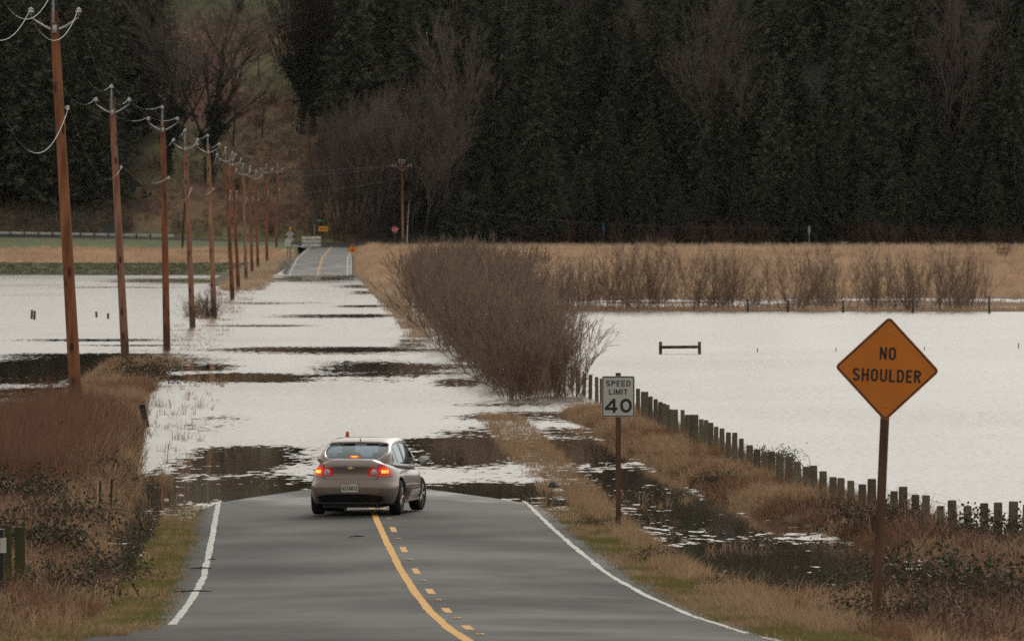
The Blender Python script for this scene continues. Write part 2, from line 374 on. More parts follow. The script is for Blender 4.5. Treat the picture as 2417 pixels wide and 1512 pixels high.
# ------------------------------------------------------------------ flood water
def water_mat():
    m = bpy.data.materials.new('flood_water'); m.use_nodes = True; nt = m.node_tree; nt.nodes.clear(); L = nt.links.new
    out = node(nt, 'ShaderNodeOutputMaterial')
    tc = node(nt, 'ShaderNodeTexCoord')
    at = node(nt, 'ShaderNodeAttribute', attribute_name='calm')
    # large soft breakup of the wind lanes
    mpA = node(nt, 'ShaderNodeMapping'); mpA.inputs['Scale'].default_value = (.16, .10, 1); L(tc.outputs['Object'], mpA.inputs[0])
    nA = node(nt, 'ShaderNodeTexNoise'); nA.inputs['Scale'].default_value = 1; nA.inputs['Detail'].default_value = 5; L(mpA.outputs[0], nA.inputs['Vector'])
    mpB = node(nt, 'ShaderNodeMapping'); mpB.inputs['Scale'].default_value = (3.2, .85, 1); L(tc.outputs['Object'], mpB.inputs[0])
    nB = node(nt, 'ShaderNodeTexNoise'); nB.inputs['Scale'].default_value = 1; nB.inputs['Detail'].default_value = 3; nB.inputs['Roughness'].default_value = .6; L(mpB.outputs[0], nB.inputs['Vector'])
    sA = node(nt, 'ShaderNodeMath', operation='SUBTRACT'); sA.inputs[1].default_value = .5; L(nA.outputs['Fac'], sA.inputs[0])
    amp = node(nt, 'ShaderNodeMapRange'); amp.inputs[1].default_value = 0; amp.inputs[2].default_value = .6; amp.inputs[3].default_value = .42; amp.inputs[4].default_value = 1; L(at.outputs['Fac'], amp.inputs[0])
    sA2 = node(nt, 'ShaderNodeMath', operation='MULTIPLY'); L(sA.outputs[0], sA2.inputs[0]); L(amp.outputs[0], sA2.inputs[1])
    mA = node(nt, 'ShaderNodeMath', operation='MULTIPLY_ADD'); mA.inputs[1].default_value = 1.9; L(sA2.outputs[0], mA.inputs[0]); L(at.outputs['Fac'], mA.inputs[2])
    sB = node(nt, 'ShaderNodeMath', operation='SUBTRACT'); sB.inputs[1].default_value = .5; L(nB.outputs['Fac'], sB.inputs[0])
    sB2 = node(nt, 'ShaderNodeMath', operation='MULTIPLY'); L(sB.outputs[0], sB2.inputs[0]); L(amp.outputs[0], sB2.inputs[1])
    mB = node(nt, 'ShaderNodeMath', operation='MULTIPLY_ADD'); mB.inputs[1].default_value = 2.4; L(sB2.outputs[0], mB.inputs[0]); L(mA.outputs[0], mB.inputs[2])
    rip = node(nt, 'ShaderNodeMapRange'); rip.inputs[1].default_value = .28; rip.inputs[2].default_value = .74; rip.inputs[3].default_value = 1; rip.inputs[4].default_value = 0
    L(mB.outputs[0], rip.inputs[0])                                                       # 1 = rippled, 0 = calm
    # wavelets
    mpC = node(nt, 'ShaderNodeMapping'); mpC.inputs['Scale'].default_value = (5, 2.2, 1); L(tc.outputs['Object'], mpC.inputs[0])
    nC = node(nt, 'ShaderNodeTexNoise'); nC.inputs['Scale'].default_value = 1; nC.inputs['Detail'].default_value = 3; L(mpC.outputs[0], nC.inputs['Vector'])
    cs = node(nt, 'ShaderNodeSeparateColor'); L(nC.outputs['Color'], cs.inputs[0])
    ty = node(nt, 'ShaderNodeMapRange'); ty.inputs[1].default_value = .33; ty.inputs[2].default_value = .58; ty.inputs[3].default_value = -.007; ty.inputs[4].default_value = -.085
    L(cs.outputs[0], ty.inputs[0])
    tx = node(nt, 'ShaderNodeMapRange'); tx.inputs[1].default_value = .3; tx.inputs[2].default_value = .7; tx.inputs[3].default_value = -.05; tx.inputs[4].default_value = .05
    L(cs.outputs[1], tx.inputs[0])
    gm = node(nt, 'ShaderNodeMapping'); gm.inputs['Scale'].default_value = (.05, .022, 1); L(tc.outputs['Object'], gm.inputs[0])
    gn = node(nt, 'ShaderNodeTexNoise'); gn.inputs['Scale'].default_value = 1; gn.inputs['Detail'].default_value = 6; gn.inputs['Roughness'].default_value = .62; L(gm.outputs[0], gn.inputs['Vector'])
    gr = node(nt, 'ShaderNodeMapRange'); gr.inputs[1].default_value = .32; gr.inputs[2].default_value = .68; gr.inputs[3].default_value = .62; gr.inputs[4].default_value = 1.55; L(gn.outputs['Fac'], gr.inputs[0])
    my0 = node(nt, 'ShaderNodeMath', operation='MULTIPLY'); L(ty.outputs[0], my0.inputs[0]); L(gr.outputs[0], my0.inputs[1])
    my = node(nt, 'ShaderNodeMath', operation='MULTIPLY'); L(my0.outputs[0], my.inputs[0]); L(rip.outputs[0], my.inputs[1])
    mx_ = node(nt, 'ShaderNodeMath', operation='MULTIPLY'); L(tx.outputs[0], mx_.inputs[0]); L(rip.outputs[0], mx_.inputs[1])
    cv = node(nt, 'ShaderNodeCombineXYZ'); cv.inputs[2].default_value = 1; L(mx_.outputs[0], cv.inputs[0]); L(my.outputs[0], cv.inputs[1])
    nm = node(nt, 'ShaderNodeVectorMath', operation='NORMALIZE'); L(cv.outputs[0], nm.inputs[0])
    fr = node(nt, 'ShaderNodeFresnel'); fr.inputs['IOR'].default_value = 1.33; L(nm.outputs[0], fr.inputs['Normal'])
    gl = node(nt, 'ShaderNodeBsdfGlossy'); gl.inputs['Color'].default_value = (.97, .97, .96, 1); L(nm.outputs[0], gl.inputs['Normal'])
    ro = node(nt, 'ShaderNodeMapRange'); ro.inputs[3].default_value = .03; ro.inputs[4].default_value = .17; L(rip.outputs[0], ro.inputs[0]); L(ro.outputs[0], gl.inputs['Roughness'])
    tr = node(nt, 'ShaderNodeBsdfTransparent'); tr.inputs['Color'].default_value = (.62, .52, .40, 1)
    df = node(nt, 'ShaderNodeBsdfDiffuse'); df.inputs['Color'].default_value = (.20, .15, .105, 1)
    m0 = node(nt, 'ShaderNodeMixShader'); m0.inputs[0].default_value = .55; L(tr.outputs[0], m0.inputs[1]); L(df.outputs[0], m0.inputs[2])
    m1 = node(nt, 'ShaderNodeMixShader'); L(fr.outputs[0], m1.inputs[0]); L(m0.outputs[0], m1.inputs[1]); L(gl.outputs[0], m1.inputs[2])
    L(m1.outputs[0], out.inputs[0])
    return m
wy = np.concatenate([np.arange(96, 330, 1.0), np.arange(330, 700, 3.0), np.arange(700, 1300, 8)])
wu = np.concatenate([-np.geomspace(900, 42, 8), np.arange(-40, -14, 1.0), np.arange(-14, 18, .5), np.arange(18, 44, 1.0), np.geomspace(46, 900, 9)])
Wu, Wy = np.meshgrid(wu, wy); Wx = Wu + xc(Wy)
water, WV = grid(Wx, Wy, lambda x, y: 0 * x, 'flood_water', water_mat())
tag(water, kind='structure')
CALM = [  # (x, y, half width, half height) on the photograph, laid on the water plane in metres
 (150, 866, 300, 36, 1.4), (60, 925, 240, 16, .8), (170, 915, 250, 10, .35), (760, 656, 120, 8, 1), (890, 676, 100, 5, .9), (900, 690, 70, 5, .9), (870, 722, 80, 3, .9), (800, 745, 150, 6, .8),
 (760, 826, 260, 8, 1.2), (900, 870, 180, 22, 1.05), (560, 892, 190, 13, 1.3), (480, 868, 90, 9, 1.1), (470, 865, 60, 10, .8), (500, 1000, 90, 20, .55), (640, 715, 130, 3, .7), (620, 768, 120, 4, .6),
 (560, 1085, 150, 34, 1.35), (620, 1150, 290, 30, 1.35), (1110, 1055, 150, 42, 1.35), (1130, 1155, 240, 24, 1.3), (1020, 1040, 90, 12, 1.2), (1300, 985, 250, 14, .8),
 (1380, 1060, 160, 50, 1.15), (1560, 1010, 110, 20, .6), (1500, 1150, 260, 60, 1.05), (1700, 1210, 240, 70, 1.15), (1800, 1340, 240, 90, 1.2), (2000, 1330, 200, 60, 1.2), (370, 1230, 60, 70, .8),
 (420, 1110, 60, 60, .35), (250, 803, 220, 4, .8), (300, 815, 150, 2, .6), (470, 662, 200, 6, .9), (300, 678, 200, 2, .5), (1080, 905, 60, 16, .7), (980, 800, 40, 30, .7), (1180, 955, 180, 5, .6), (1300, 1185, 160, 14, .9)]
calm = np.zeros(len(WV))
for (bx, by, hw, hh, a_) in CALM:
    p = G(bx, by); s_ = F / p.y; rx = hw / s_; ry = max(hh * p.y ** 2 / (F * H), 1.2)
    q = ((WV[:, 0] - p.x) / rx) ** 2 + ((WV[:, 1] - p.y) / ry) ** 2
    calm = np.maximum(calm, a_ * np.exp(-q ** 1.4 * .8))
wu_ = WV[:, 0] - xc(WV[:, 1])
calm = np.maximum(calm, .68 * sm(3.6, 4.6, wu_) * (1 - sm(7.5, 9.5, wu_)) * (1 - sm(205, 240, WV[:, 1])))
calm = np.maximum(calm, 1.1 * sm(3.6, 4.2, -wu_) * (1 - sm(5.6, 6.6, -wu_)) * (1 - sm(196, 206, WV[:, 1])))
calm = np.maximum(calm, .34 * (1 - sm(180, 280, WV[:, 1])) * sm(-14, -6, WV[:, 0] - xc(WV[:, 1])) * (1 - sm(6, 8, WV[:, 0] - xc(WV[:, 1]))))
lake_ = sm(.5, 3, WV[:, 0] - fx(WV[:, 1]))
calm = calm * (1 - lake_) - .35 * lake_
wa = water.data.attributes.new('calm', 'FLOAT', 'POINT'); wa.data.foreach_set('value', calm.astype(np.float32))

# ------------------------------------------------------------------ roads
def asphalt_mat():
    m = mat('asphalt', (.041, .039, .036), .8, (.033, .032, .030), .35, coord='Object', detail=8, spec=.3)
    nt = m.node_tree; L = nt.links.new; p = nt.nodes['Principled BSDF']; src = p.inputs['Base Color'].links[0].from_socket
    tc = node(nt, 'ShaderNodeTexCoord')
    n = node(nt, 'ShaderNodeTexNoise'); n.inputs['Scale'].default_value = 60; n.inputs['Detail'].default_value = 4; L(tc.outputs['Object'], n.inputs['Vector'])
    r = node(nt, 'ShaderNodeMapRange'); r.inputs[1].default_value = .3; r.inputs[2].default_value = .7; r.inputs[3].default_value = .55; r.inputs[4].default_value = 1.45; L(n.outputs['Fac'], r.inputs[0])
    v = node(nt, 'ShaderNodeVectorMath', operation='SCALE'); L(src, v.inputs[0]); L(r.outputs[0], v.inputs['Scale'])
    # muddy stains tracked over the surface near the driveway
    at = node(nt, 'ShaderNodeAttribute', attribute_name='dirt')
    n2 = node(nt, 'ShaderNodeTexNoise'); n2.inputs['Scale'].default_value = 1.1; n2.inputs['Detail'].default_value = 7; L(tc.outputs['Object'], n2.inputs['Vector'])
    r2 = node(nt, 'ShaderNodeMapRange'); r2.inputs[1].default_value = .42; r2.inputs[2].default_value = .66; L(n2.outputs['Fac'], r2.inputs[0])
    mu = node(nt, 'ShaderNodeMath', operation='MULTIPLY'); L(at.outputs['Fac'], mu.inputs[0]); L(r2.outputs[0], mu.inputs[1])
    mxn = node(nt, 'ShaderNodeMix', data_type='RGBA'); mxn.inputs[7].default_value = (.022, .015, .010, 1)
    L(mu.outputs[0], mxn.inputs[0]); L(v.outputs[0], mxn.inputs[6])
    # transverse patch joints
    mp = node(nt, 'ShaderNodeMapping'); mp.inputs['Scale'].default_value = (.5, .22, 1); L(tc.outputs['Object'], mp.inputs[0])
    n3_ = node(nt, 'ShaderNodeTexNoise'); n3_.inputs['Scale'].default_value = .6; n3_.inputs['Detail'].default_value = 5; L(mp.outputs[0], n3_.inputs['Vector'])
    r3 = node(nt, 'ShaderNodeMapRange'); r3.inputs[1].default_value = .35; r3.inputs[2].default_value = .68; r3.inputs[3].default_value = .97; r3.inputs[4].default_value = 1.03; L(n3_.outputs['Fac'], r3.inputs[0])
    v2 = node(nt, 'ShaderNodeVectorMath', operation='SCALE'); L(mxn.outputs[2], v2.inputs[0]); L(r3.outputs[0], v2.inputs['Scale']); L(v2.outputs[0], p.inputs['Base Color'])
    rr = node(nt, 'ShaderNodeMapRange'); rr.inputs[1].default_value = .35; rr.inputs[2].default_value = .7; rr.inputs[3].default_value = .62; rr.inputs[4].default_value = .85; L(n3_.outputs['Fac'], rr.inputs[0]); 
    wt = node(nt, 'ShaderNodeAttribute', attribute_name='wet'); wn = node(nt, 'ShaderNodeMapRange'); wn.inputs[1].default_value = .40; wn.inputs[2].default_value = .62; L(n3_.outputs['Fac'], wn.inputs[0])
    wm = node(nt, 'ShaderNodeMath', operation='MULTIPLY'); L(wt.outputs['Fac'], wm.inputs[0]); L(wn.outputs[0], wm.inputs[1])
    wl = node(nt, 'ShaderNodeMix'); wl.inputs[3].default_value = .30; L(wm.outputs[0], wl.inputs[0]); L(rr.outputs[0], wl.inputs[2]); L(wl.outputs[0], p.inputs['Roughness'])
    mp4 = node(nt, 'ShaderNodeMapping'); mp4.inputs['Scale'].default_value = (1.1, .04, 1); L(tc.outputs['Object'], mp4.inputs[0])
    n4_ = node(nt, 'ShaderNodeTexNoise'); n4_.inputs['Scale'].default_value = 1; n4_.inputs['Detail'].default_value = 6; n4_.inputs['Roughness'].default_value = .6; L(mp4.outputs[0], n4_.inputs['Vector'])
    r4 = node(nt, 'ShaderNodeMapRange'); r4.inputs[1].default_value = .3; r4.inputs[2].default_value = .7; r4.inputs[3].default_value = .80; r4.inputs[4].default_value = 1.22; L(n4_.outputs['Fac'], r4.inputs[0])
    n5_ = node(nt, 'ShaderNodeTexNoise'); n5_.inputs['Scale'].default_value = 9; n5_.inputs['Detail'].default_value = 5; n5_.inputs['Roughness'].default_value = .7; L(tc.outputs['Object'], n5_.inputs['Vector'])
    r5 = node(nt, 'ShaderNodeMapRange'); r5.inputs[1].default_value = .3; r5.inputs[2].default_value = .7; r5.inputs[3].default_value = .62; r5.inputs[4].default_value = 1.38; L(n5_.outputs['Fac'], r5.inputs[0])
    mm_ = node(nt, 'ShaderNodeMath', operation='MULTIPLY'); L(r4.outputs[0], mm_.inputs[0]); L(r5.outputs[0], mm_.inputs[1])
    v3 = node(nt, 'ShaderNodeVectorMath', operation='SCALE'); L(v2.outputs[0], v3.inputs[0]); L(mm_.outputs[0], v3.inputs['Scale']); L(v3.outputs[0], p.inputs['Base Color'])
    b = node(nt, 'ShaderNodeBump'); b.inputs['Strength'].default_value = .5; b.inputs['Distance'].default_value = .006; L(n.outputs['Fac'], b.inputs['Height']); L(b.outputs[0], p.inputs['Normal'])
    return m
M['asphalt'] = asphalt_mat()
def wide(y): return ip(y, [(60, 3.7), (94, 3.40), (137, 3.175), (800, 3.175), (900, 2.95), (1300, 2.85)])
def rz(u, y): return zr(y) + .05 * (1 - np.abs(u) / 3.2) - .004 * np.maximum(0, np.abs(u) - 3.1) * 8
ry_ = np.concatenate([np.arange(-40, 90, 5), np.arange(90, 260, .8), np.arange(260, 1212, 6)])
ru = np.array([-1.16, -1.12, -1.0, -.8, -.6, -.4, -.2, 0, .2, .4, .6, .8, 1.0, 1.12, 1.2])
Ru, Ry = np.meshgrid(ru, ry_); Rw = Ru * wide(Ry)
drv = 0 * Ry
Rw = np.where(Ru == -1.16, Rw - drv * 4.5 + .16 * (hash2(0 * Ry, Ry, 1.3, 4) - .5), Rw)
Rw = np.where(Ru == -1.12, Rw - drv * 4.2, Rw)
Rw = np.where(Ru == 1.2, Rw + .22 * (hash2(0 * Ry, Ry, 1.1, 9) - .5) + .25 * (1 - sm(150, 176, Ry)), Rw)
Rw = np.where(Ru == 1.12, Rw + .22 * (hash2(0 * Ry, Ry, 1.1, 9) - .5) + .2 * (1 - sm(150, 176, Ry)), Rw)
Rx = Rw + xc(Ry)
def rzz(x, y):
    z = rz(np.clip(x - xc(y), -3.7, 3.9), y)
    return np.where((Ru <= -1.16) | (Ru >= 1.2), z - .07, z)
road, RV = grid(Rx, Ry, rzz, 'road', M['asphalt']); tag(road, kind='structure')
du = RV[:, 0] - xc(RV[:, 1])
dirt = np.exp(-((RV[:, 1] - 103) / 5) ** 2 - ((du + 1.3) / .9) ** 2) * 1.5 + .8 * np.exp(-((RV[:, 1] - 97) / 6) ** 2) * sm(-2.0, -3.6, du)
wet_ = sm(170, 183, RV[:, 1] + 2 * np.abs(du) / 3)
wa_ = road.data.attributes.new('wet', 'FLOAT', 'POINT'); wa_.data.foreach_set('value', wet_.astype(np.float32))
dirt = np.maximum(dirt, .35 * sm(.82, 1.02, np.abs(du) / wide(RV[:, 1])))
da = road.data.attributes.new('dirt', 'FLOAT', 'POINT'); da.data.foreach_set('value', dirt.astype(np.float32))

def strip(y0, y1, u0f, u1f, name, m, step=.8, lift=.004, wob=0):
    n = max(2, int((y1 - y0) / step) + 1); ys = np.linspace(y0, y1, n)
    a = u0f(ys) + (wob * (hash2(ys, 0 * ys, .7, 11) - .5)); b = u1f(ys) + (wob * (hash2(ys, 0 * ys, .9, 12) - .5))
    X = np.stack([a, b], 1); Y = np.stack([ys, ys], 1)
    V = np.stack([X + xc(Y), Y, rz(X, Y) + lift], -1).reshape(-1, 3)
    i = np.arange(n - 1) * 2
    return V, np.stack([i, i + 1, i + 3, i + 2], -1)
def strips(lst, name, m):
    VV, TT, b = [], [], 0
    for V, T in lst: VV.append(V); TT.append(T + b); b += len(V)
    o = np_mesh(name, np.concatenate(VV), np.concatenate(TT), m); tag(o, kind='structure'); return o
one = lambda k: (lambda y: 0 * y + k)
edge = []
for a_, b_ in ((107, 236), (885, 1196)): edge.append(strip(a_, b_, lambda y: -wide(y) - .052, lambda y: -wide(y) + .052, '', None, wob=.03))
for a_, b_ in ((60, 98.6), (101.5, 236), (885, 1188)): edge.append(strip(a_, b_, lambda y: wide(y) - .048, lambda y: wide(y) + .048, '', None, wob=.045))
strips(edge, 'road_edge_lines', M['paint_white'])
cen = [strip(a_, b_, one(-.135), one(-.02), '', None, wob=.02) for a_, b_ in ((60, 215), (885, 1206))]
k = 0
while 175 - 12.19 * (k) > 60: k += 1
dash = [175 + 12.19 * j for j in range(-k, 85)]
for yd in [d_ for d_ in dash if d_ < 215 or d_ > 885]: cen.append(strip(yd - 1.5, min(yd + 1.5, 1206), one(.10), one(.205), '', None, wob=.01))
strips(cen, 'road_centre_lines', M['paint_yellow'])
# raised markers
mk = MB(); mk.lathe([(.06, 0), (.055, .012), (.035, .02), (0, .022)], n=10)
M['marker'] = mat('yellow_marker_ceramic', (.62, .38, .10), .4, (.3, .2, .08), 20)
mk0 = None
pos = [yd + 6.1 for yd in dash if 90 < yd + 6.1 < 172]
for i, y_ in enumerate(sorted(pos)):
    if mk0 is None: mk0 = mk.build('road_marker_button', M['marker'], smooth=True); o = mk0
    else: o = mk0.copy(); col.objects.link(o)
    o.location = (xc(y_) + .15, y_, float(rz(.15, y_)) + .002)
    ordn = ['nearest', 'second nearest', 'third nearest', 'fourth nearest', 'fifth nearest', 'sixth nearest', 'seventh nearest'][min(i, 6)]
    tag(o, f'{ordn} small yellow raised road marker beside the solid yellow centre line', 'road marker', 'raised markers along the centre line')

# cross road on the far side
cxs = np.arange(-160, 200, 3.0); cy = np.array([1203.5, 1206, 1212, 1218, 1221.5, 1222.2])
Cx, Cy = np.meshgrid(cxs, cy)
def crz(x, y): return ip(x, ZCR) + lerp(-.25, .12, sm(1203, 1222, y)) + np.where(y < 1204, -.05, .02)
cross, cv_ = grid(Cx, Cy, crz, 'cross_road', M['asphalt']); tag(cross, kind='structure')
# junction flares
fl_l, fl_t = [], []
def flare(sgn):
    pts = []
    xe = float(xc(1190)) + sgn * 2.85
    for t in np.linspace(0, 1, 9):
        pts.append((xe + sgn * (9.0 * (t ** 2.2)), 1178 + 26 * math.sin(t * math.pi / 2)))
    mb = MB(); vs = []; fs = []
    for (x, y) in pts:
        zz = max(tz(x, y), float(rz(2.9, y))) + .05
        vs += [(x, y, zz), (xe - sgn * .6, y, float(rz(2.3, y)) + .012)]
    for i in range(8): fs.append((2 * i, 2 * i + 1, 2 * i + 3, 2 * i + 2))
    mb.add(vs, fs); o = mb.build('road_junction_flare', M['asphalt']); tag(o, kind='structure')
    m2 = MB(); vs = []; fs = []
    for (x, y) in pts:
        zz = max(tz(x, y), float(rz(2.9, y))) + .06
        vs += [(x - sgn * .30, y, zz), (x - sgn * .05, y + .0, zz)]
    for i in range(8): fs.append((2 * i, 2 * i + 1, 2 * i + 3, 2 * i + 2))
    m2.add(vs, fs); m2.build('road_junction_line', M['paint_white']); 
    bpy.data.objects[-1] if False else None
flare(-1); flare(1)
for o in col.objects:
    if o.name.startswith('road_junction_line'): tag(o, kind='structure')

# ------------------------------------------------------------------ stroke lettering
def arc(cx, cy, rx, ry, a0, a1, n=12):
    return [(cx + rx * math.cos(R(a0 + (a1 - a0) * i / n)), cy + ry * math.sin(R(a0 + (a1 - a0) * i / n))) for i in range(n + 1)]
def glyph(ch, w, t):
    a, b, h = t / 2, w - t / 2, t / 2; T_ = 1 - t / 2; m = w / 2; rx = (w - t) / 2
    if ch == 'O' or ch == '0': 
        r2 = min(.5 - h, rx * 1.15)
        return [arc(m, T_ - r2, rx, r2, 0, 180) + arc(m, h + r2, rx, r2, 180, 360) + [(b, T_ - r2)]]
    if ch == 'S': return [arc(m, .735, rx, .265 - h, 20, 270, 14)[:-1] + [(m, .5)] + arc(m, .265, rx, .265 - h, 85, -160, 14)]
    if ch == 'P': return [[(a, 0), (a, 1)], [(a, T_), (m, T_)] + arc(m, .735, rx, .265 - h, 90, -90) + [(a, .47 + h)]]
    if ch == 'R': return [[(a, 0), (a, 1)], [(a, T_), (m, T_)] + arc(m, .735, rx, .265 - h, 90, -90) + [(a, .47 + h)], [(m, .48), (b, 0)]]
    if ch == 'E': return [[(a, 0), (a, 1)], [(a, T_), (w, T_)], [(a, .5), (w * .88, .5)], [(a, h), (w, h)]]
    if ch == 'L': return [[(a, 1), (a, 0)], [(a, h), (w, h)]]
    if ch == 'I': return [[(m, 0), (m, 1)]]
    if ch == 'T': return [[(m, 0), (m, 1)], [(0, T_), (w, T_)]]
    if ch == 'H': return [[(a, 0), (a, 1)], [(b, 0), (b, 1)], [(a, .5), (b, .5)]]
    if ch == 'N': return [[(a, 0), (a, 1)], [(b, 0), (b, 1)], [(a, .96), (b, .04)]]
    if ch == 'M': return [[(a, 0), (a, 1)], [(b, 0), (b, 1)], [(a, .96), (m, .15), (b, .96)]]
    if ch == 'U': return [[(a, 1), (a, .3)] + arc(m, .3, rx, .3 - h, 180, 360) + [(b, 1)]]
    if ch == 'D': return [[(a, 0), (a, 1)], [(a, T_), (m * .9, T_)] + arc(m * .9, .62, b - m * .9, .38 - h, 90, 0, 6) + arc(m * .9, .38, b - m * .9, .38 - h, 0, -90, 6) + [(a, h)]]
    if ch == 'A': return [[(a, 0), (m, .97), (b, 0)], [(w * .22, .28), (w * .78, .28)]]
    if ch == 'C': return [arc(m, .66, rx, .34 - h, 30, 180, 8) + arc(m, .34, rx, .34 - h, 180, 330, 8)]
    if ch == '4': return [[(w * .74, 0), (w * .74, .985)], [(w * .70, T_ - .01), (a * .9, .30)], [(0, .275), (w, .275)]]
    if ch == '6': return [arc(m, .3, rx, .3 - h, 0, 360, 16), [(a, .3), (a * 1.1, .6)] + arc(m, .62, rx * .95, .38 - h, 170, 40, 8)]
    if ch == '8': return [arc(m, .74, rx * .85, .26 - h, 0, 360, 14), arc(m, .26, rx, .27 - h, 0, 360, 14)]
    if ch == '2': return [arc(m, .72, rx, .28 - h, 160, -30, 10) + [(a, h)], [(a, h), (w, h)]]
    if ch == '3': return [arc(m, .74, rx * .95, .26 - h, 150, -90, 10), arc(m, .26, rx, .27 - h, 90, -150, 10)]
    return []
def ribbon(mb, pts, t, y, tf):
    P = [Vector(p) for p in pts]; Lf, Rt = [], []
    closed = (P[0] - P[-1]).length < 1e-6
    for i, p in enumerate(P):
        if closed: a = P[i - 1] if i > 0 else P[-2]; c = P[i + 1] if i < len(P) - 1 else P[1]
        else: a = P[max(i - 1, 0)]; c = P[min(i + 1, len(P) - 1)]
        d1 = (p - a); d2 = (c - p)
        d1 = d1.normalized() if d1.length > 1e-9 else d2.normalized(); d2 = d2.normalized() if d2.length > 1e-9 else d1
        d = (d1 + d2); d = d.normalized() if d.length > 1e-6 else d1
        nrm = Vector((-d.y, d.x)); k = 1 / max(.45, nrm.dot(Vector((-d1.y, d1.x))))
        Lf.append(p + nrm * t / 2 * k); Rt.append(p - nrm * t / 2 * k)
    vs = [tf(q, y) for q in Lf] + [tf(q, y) for q in Rt]; n = len(P)
    mb.add(vs, [(i, i + 1, n + i + 1, n + i) for i in range(n - 1)])
def letter(mb, text, cx, cz, h, widths, gap, t, y, xs=1.0):
    """text centred at (cx, cz), facing -y; widths and gap and stroke t are fractions of the cap height"""
    ws = [widths[c] if c in widths else widths['*'] for c in text]
    tot = sum(ws) + gap * (len(text) - 1); x = -tot / 2; kk = 0
    for c, w_ in zip(text, ws):
        for st in glyph(c, w_, t):
            x0 = x
            ribbon(mb, st, t, y - .0003 * (kk % 4), lambda q, yy_, x0=x0: (cx + (q.x + x0) * h * xs, yy_, cz + (q.y - .5) * h)); kk += 1
        x += w_ + gap
def rounded(poly, r, n=6):
    out = []; N = len(poly)
    for i in range(N):
        p = Vector(poly[i]); a = (Vector(poly[i - 1]) - p).normalized(); b = (Vector(poly[(i + 1) % N]) - p).normalized()
        ang = a.angle(b); d = r / math.tan(ang / 2); c = p + (a + b).normalized() * (r / math.sin(ang / 2))
        p0 = p + a * d; p1 = p + b * d
        a0 = math.atan2(*(p0 - c).yx); a1 = math.atan2(*(p1 - c).yx)
        da_ = (a1 - a0 + math.pi) % (2 * math.pi) - math.pi
        for k in range(n + 1):
            q = a0 + da_ * k / n; out.append((c.x + r * math.cos(q), c.y + r * math.sin(q)))
    return out
def inset(poly, d):
    N = len(poly); out = []
    A = sum(poly[i][0] * poly[(i + 1) % N][1] - poly[(i + 1) % N][0] * poly[i][1] for i in range(N)); sg = 1 if A > 0 else -1
    for i in range(N):
        p = Vector(poly[i]); a = (p - Vector(poly[i - 1])); b = (Vector(poly[(i + 1) % N]) - p)
        a = a.normalized() if a.length > 1e-9 else b.normalized(); b = b.normalized() if b.length > 1e-9 else a
        n1 = Vector((-a.y, a.x)) * sg; n2 = Vector((-b.y, b.x)) * sg
        q = n1 + n2; q = q / max(q.length_squared, 1e-9) * 2
        out.append(tuple(p + q * d))
    return out
def border(mb, poly, d, t, y, cx=0, cz=0):
    a = inset(poly, d); b = inset(poly, d + t); n = len(a)
    mb.add([(cx + p[0], y, cz + p[1]) for p in a] + [(cx + p[0], y, cz + p[1]) for p in b], [(i, (i + 1) % n, n + (i + 1) % n, n + i) for i in range(n)])

# ------------------------------------------------------------------ the two near signs
def post_box(mb, w_, d_, h, rz_=0, z0=-.4):
    rot = Matrix.Rotation(rz_, 3, 'Z'); c = .006
    pl = [(-w_/2 + c, -d_/2), (w_/2 - c, -d_/2), (w_/2, -d_/2 + c), (w_/2, d_/2 - c), (w_/2 - c, d_/2), (-w_/2 + c, d_/2), (-w_/2, d_/2 - c), (-w_/2, -d_/2 + c)]
    vs = []
    for z in np.linspace(z0, h, 8): vs += [rot @ Vector((x, y, z)) for x, y in pl]
    n = 8; fs = [tuple(reversed(range(8))), tuple(7 * n + k for k in range(8))]
    for i in range(7):
        for k in range(8): fs.append((i * n + k, i * n + (k + 1) % 8, (i + 1) * n + (k + 1) % 8, (i + 1) * n + k))
    mb.add(vs, fs)
def bolts(root, zs, y, x=0, r=.011):
    for z in zs:
        b = MB(); b.lathe([(r, 0), (r, .004), (r * .6, .009), (0, .010)], n=8, rot=Matrix.Rotation(R(90), 3, 'X')); o = b.build('bolt', M['alu'], root); o.location = (x, y, z)

# NO SHOULDER
b = Vector((4.47, 108.5, tz(4.47, 108.5)))
ns = empty('warning_sign', b, 0, 'orange diamond sign reading NO SHOULDER on a leaning wooden post by the road edge', 'road sign')
ns.rotation_euler = (0, R(2.5), 0)
pb = MB(); post_box(pb, .089, .089, 3.82, R(-24)); pb.build('post', M['sign_post'], ns)
zc = 4.03 - b.z
hd = .647; dia = rounded([(0, -hd), (hd, 0), (0, hd), (-hd, 0)], .055)
pl = MB(); pl.prism([(x, z + zc) for x, z in dia], -.0665, -.0635); pan = pl.build('panel', M['orange'], ns)
tb_ = MB(); border(tb_, dia, .012, .018, -.0685, 0, zc)
LW = {'*': .50, 'O': .52, 'L': .42, 'E': .42, 'S': .50, 'I': .14, 'M': .62}
letter(tb_, 'NO', 0, zc + .19, .157, {'*': .56}, .15, .16, -.0690)
letter(tb_, 'SHOULDER', 0, zc - .08, .157, {'*': .56, 'L': .46, 'E': .47}, .155, .16, -.0690)
tb_.build('lettering', M['black_ink'], pan)
bolts(ns, (zc + .46, zc - .46), -.068)

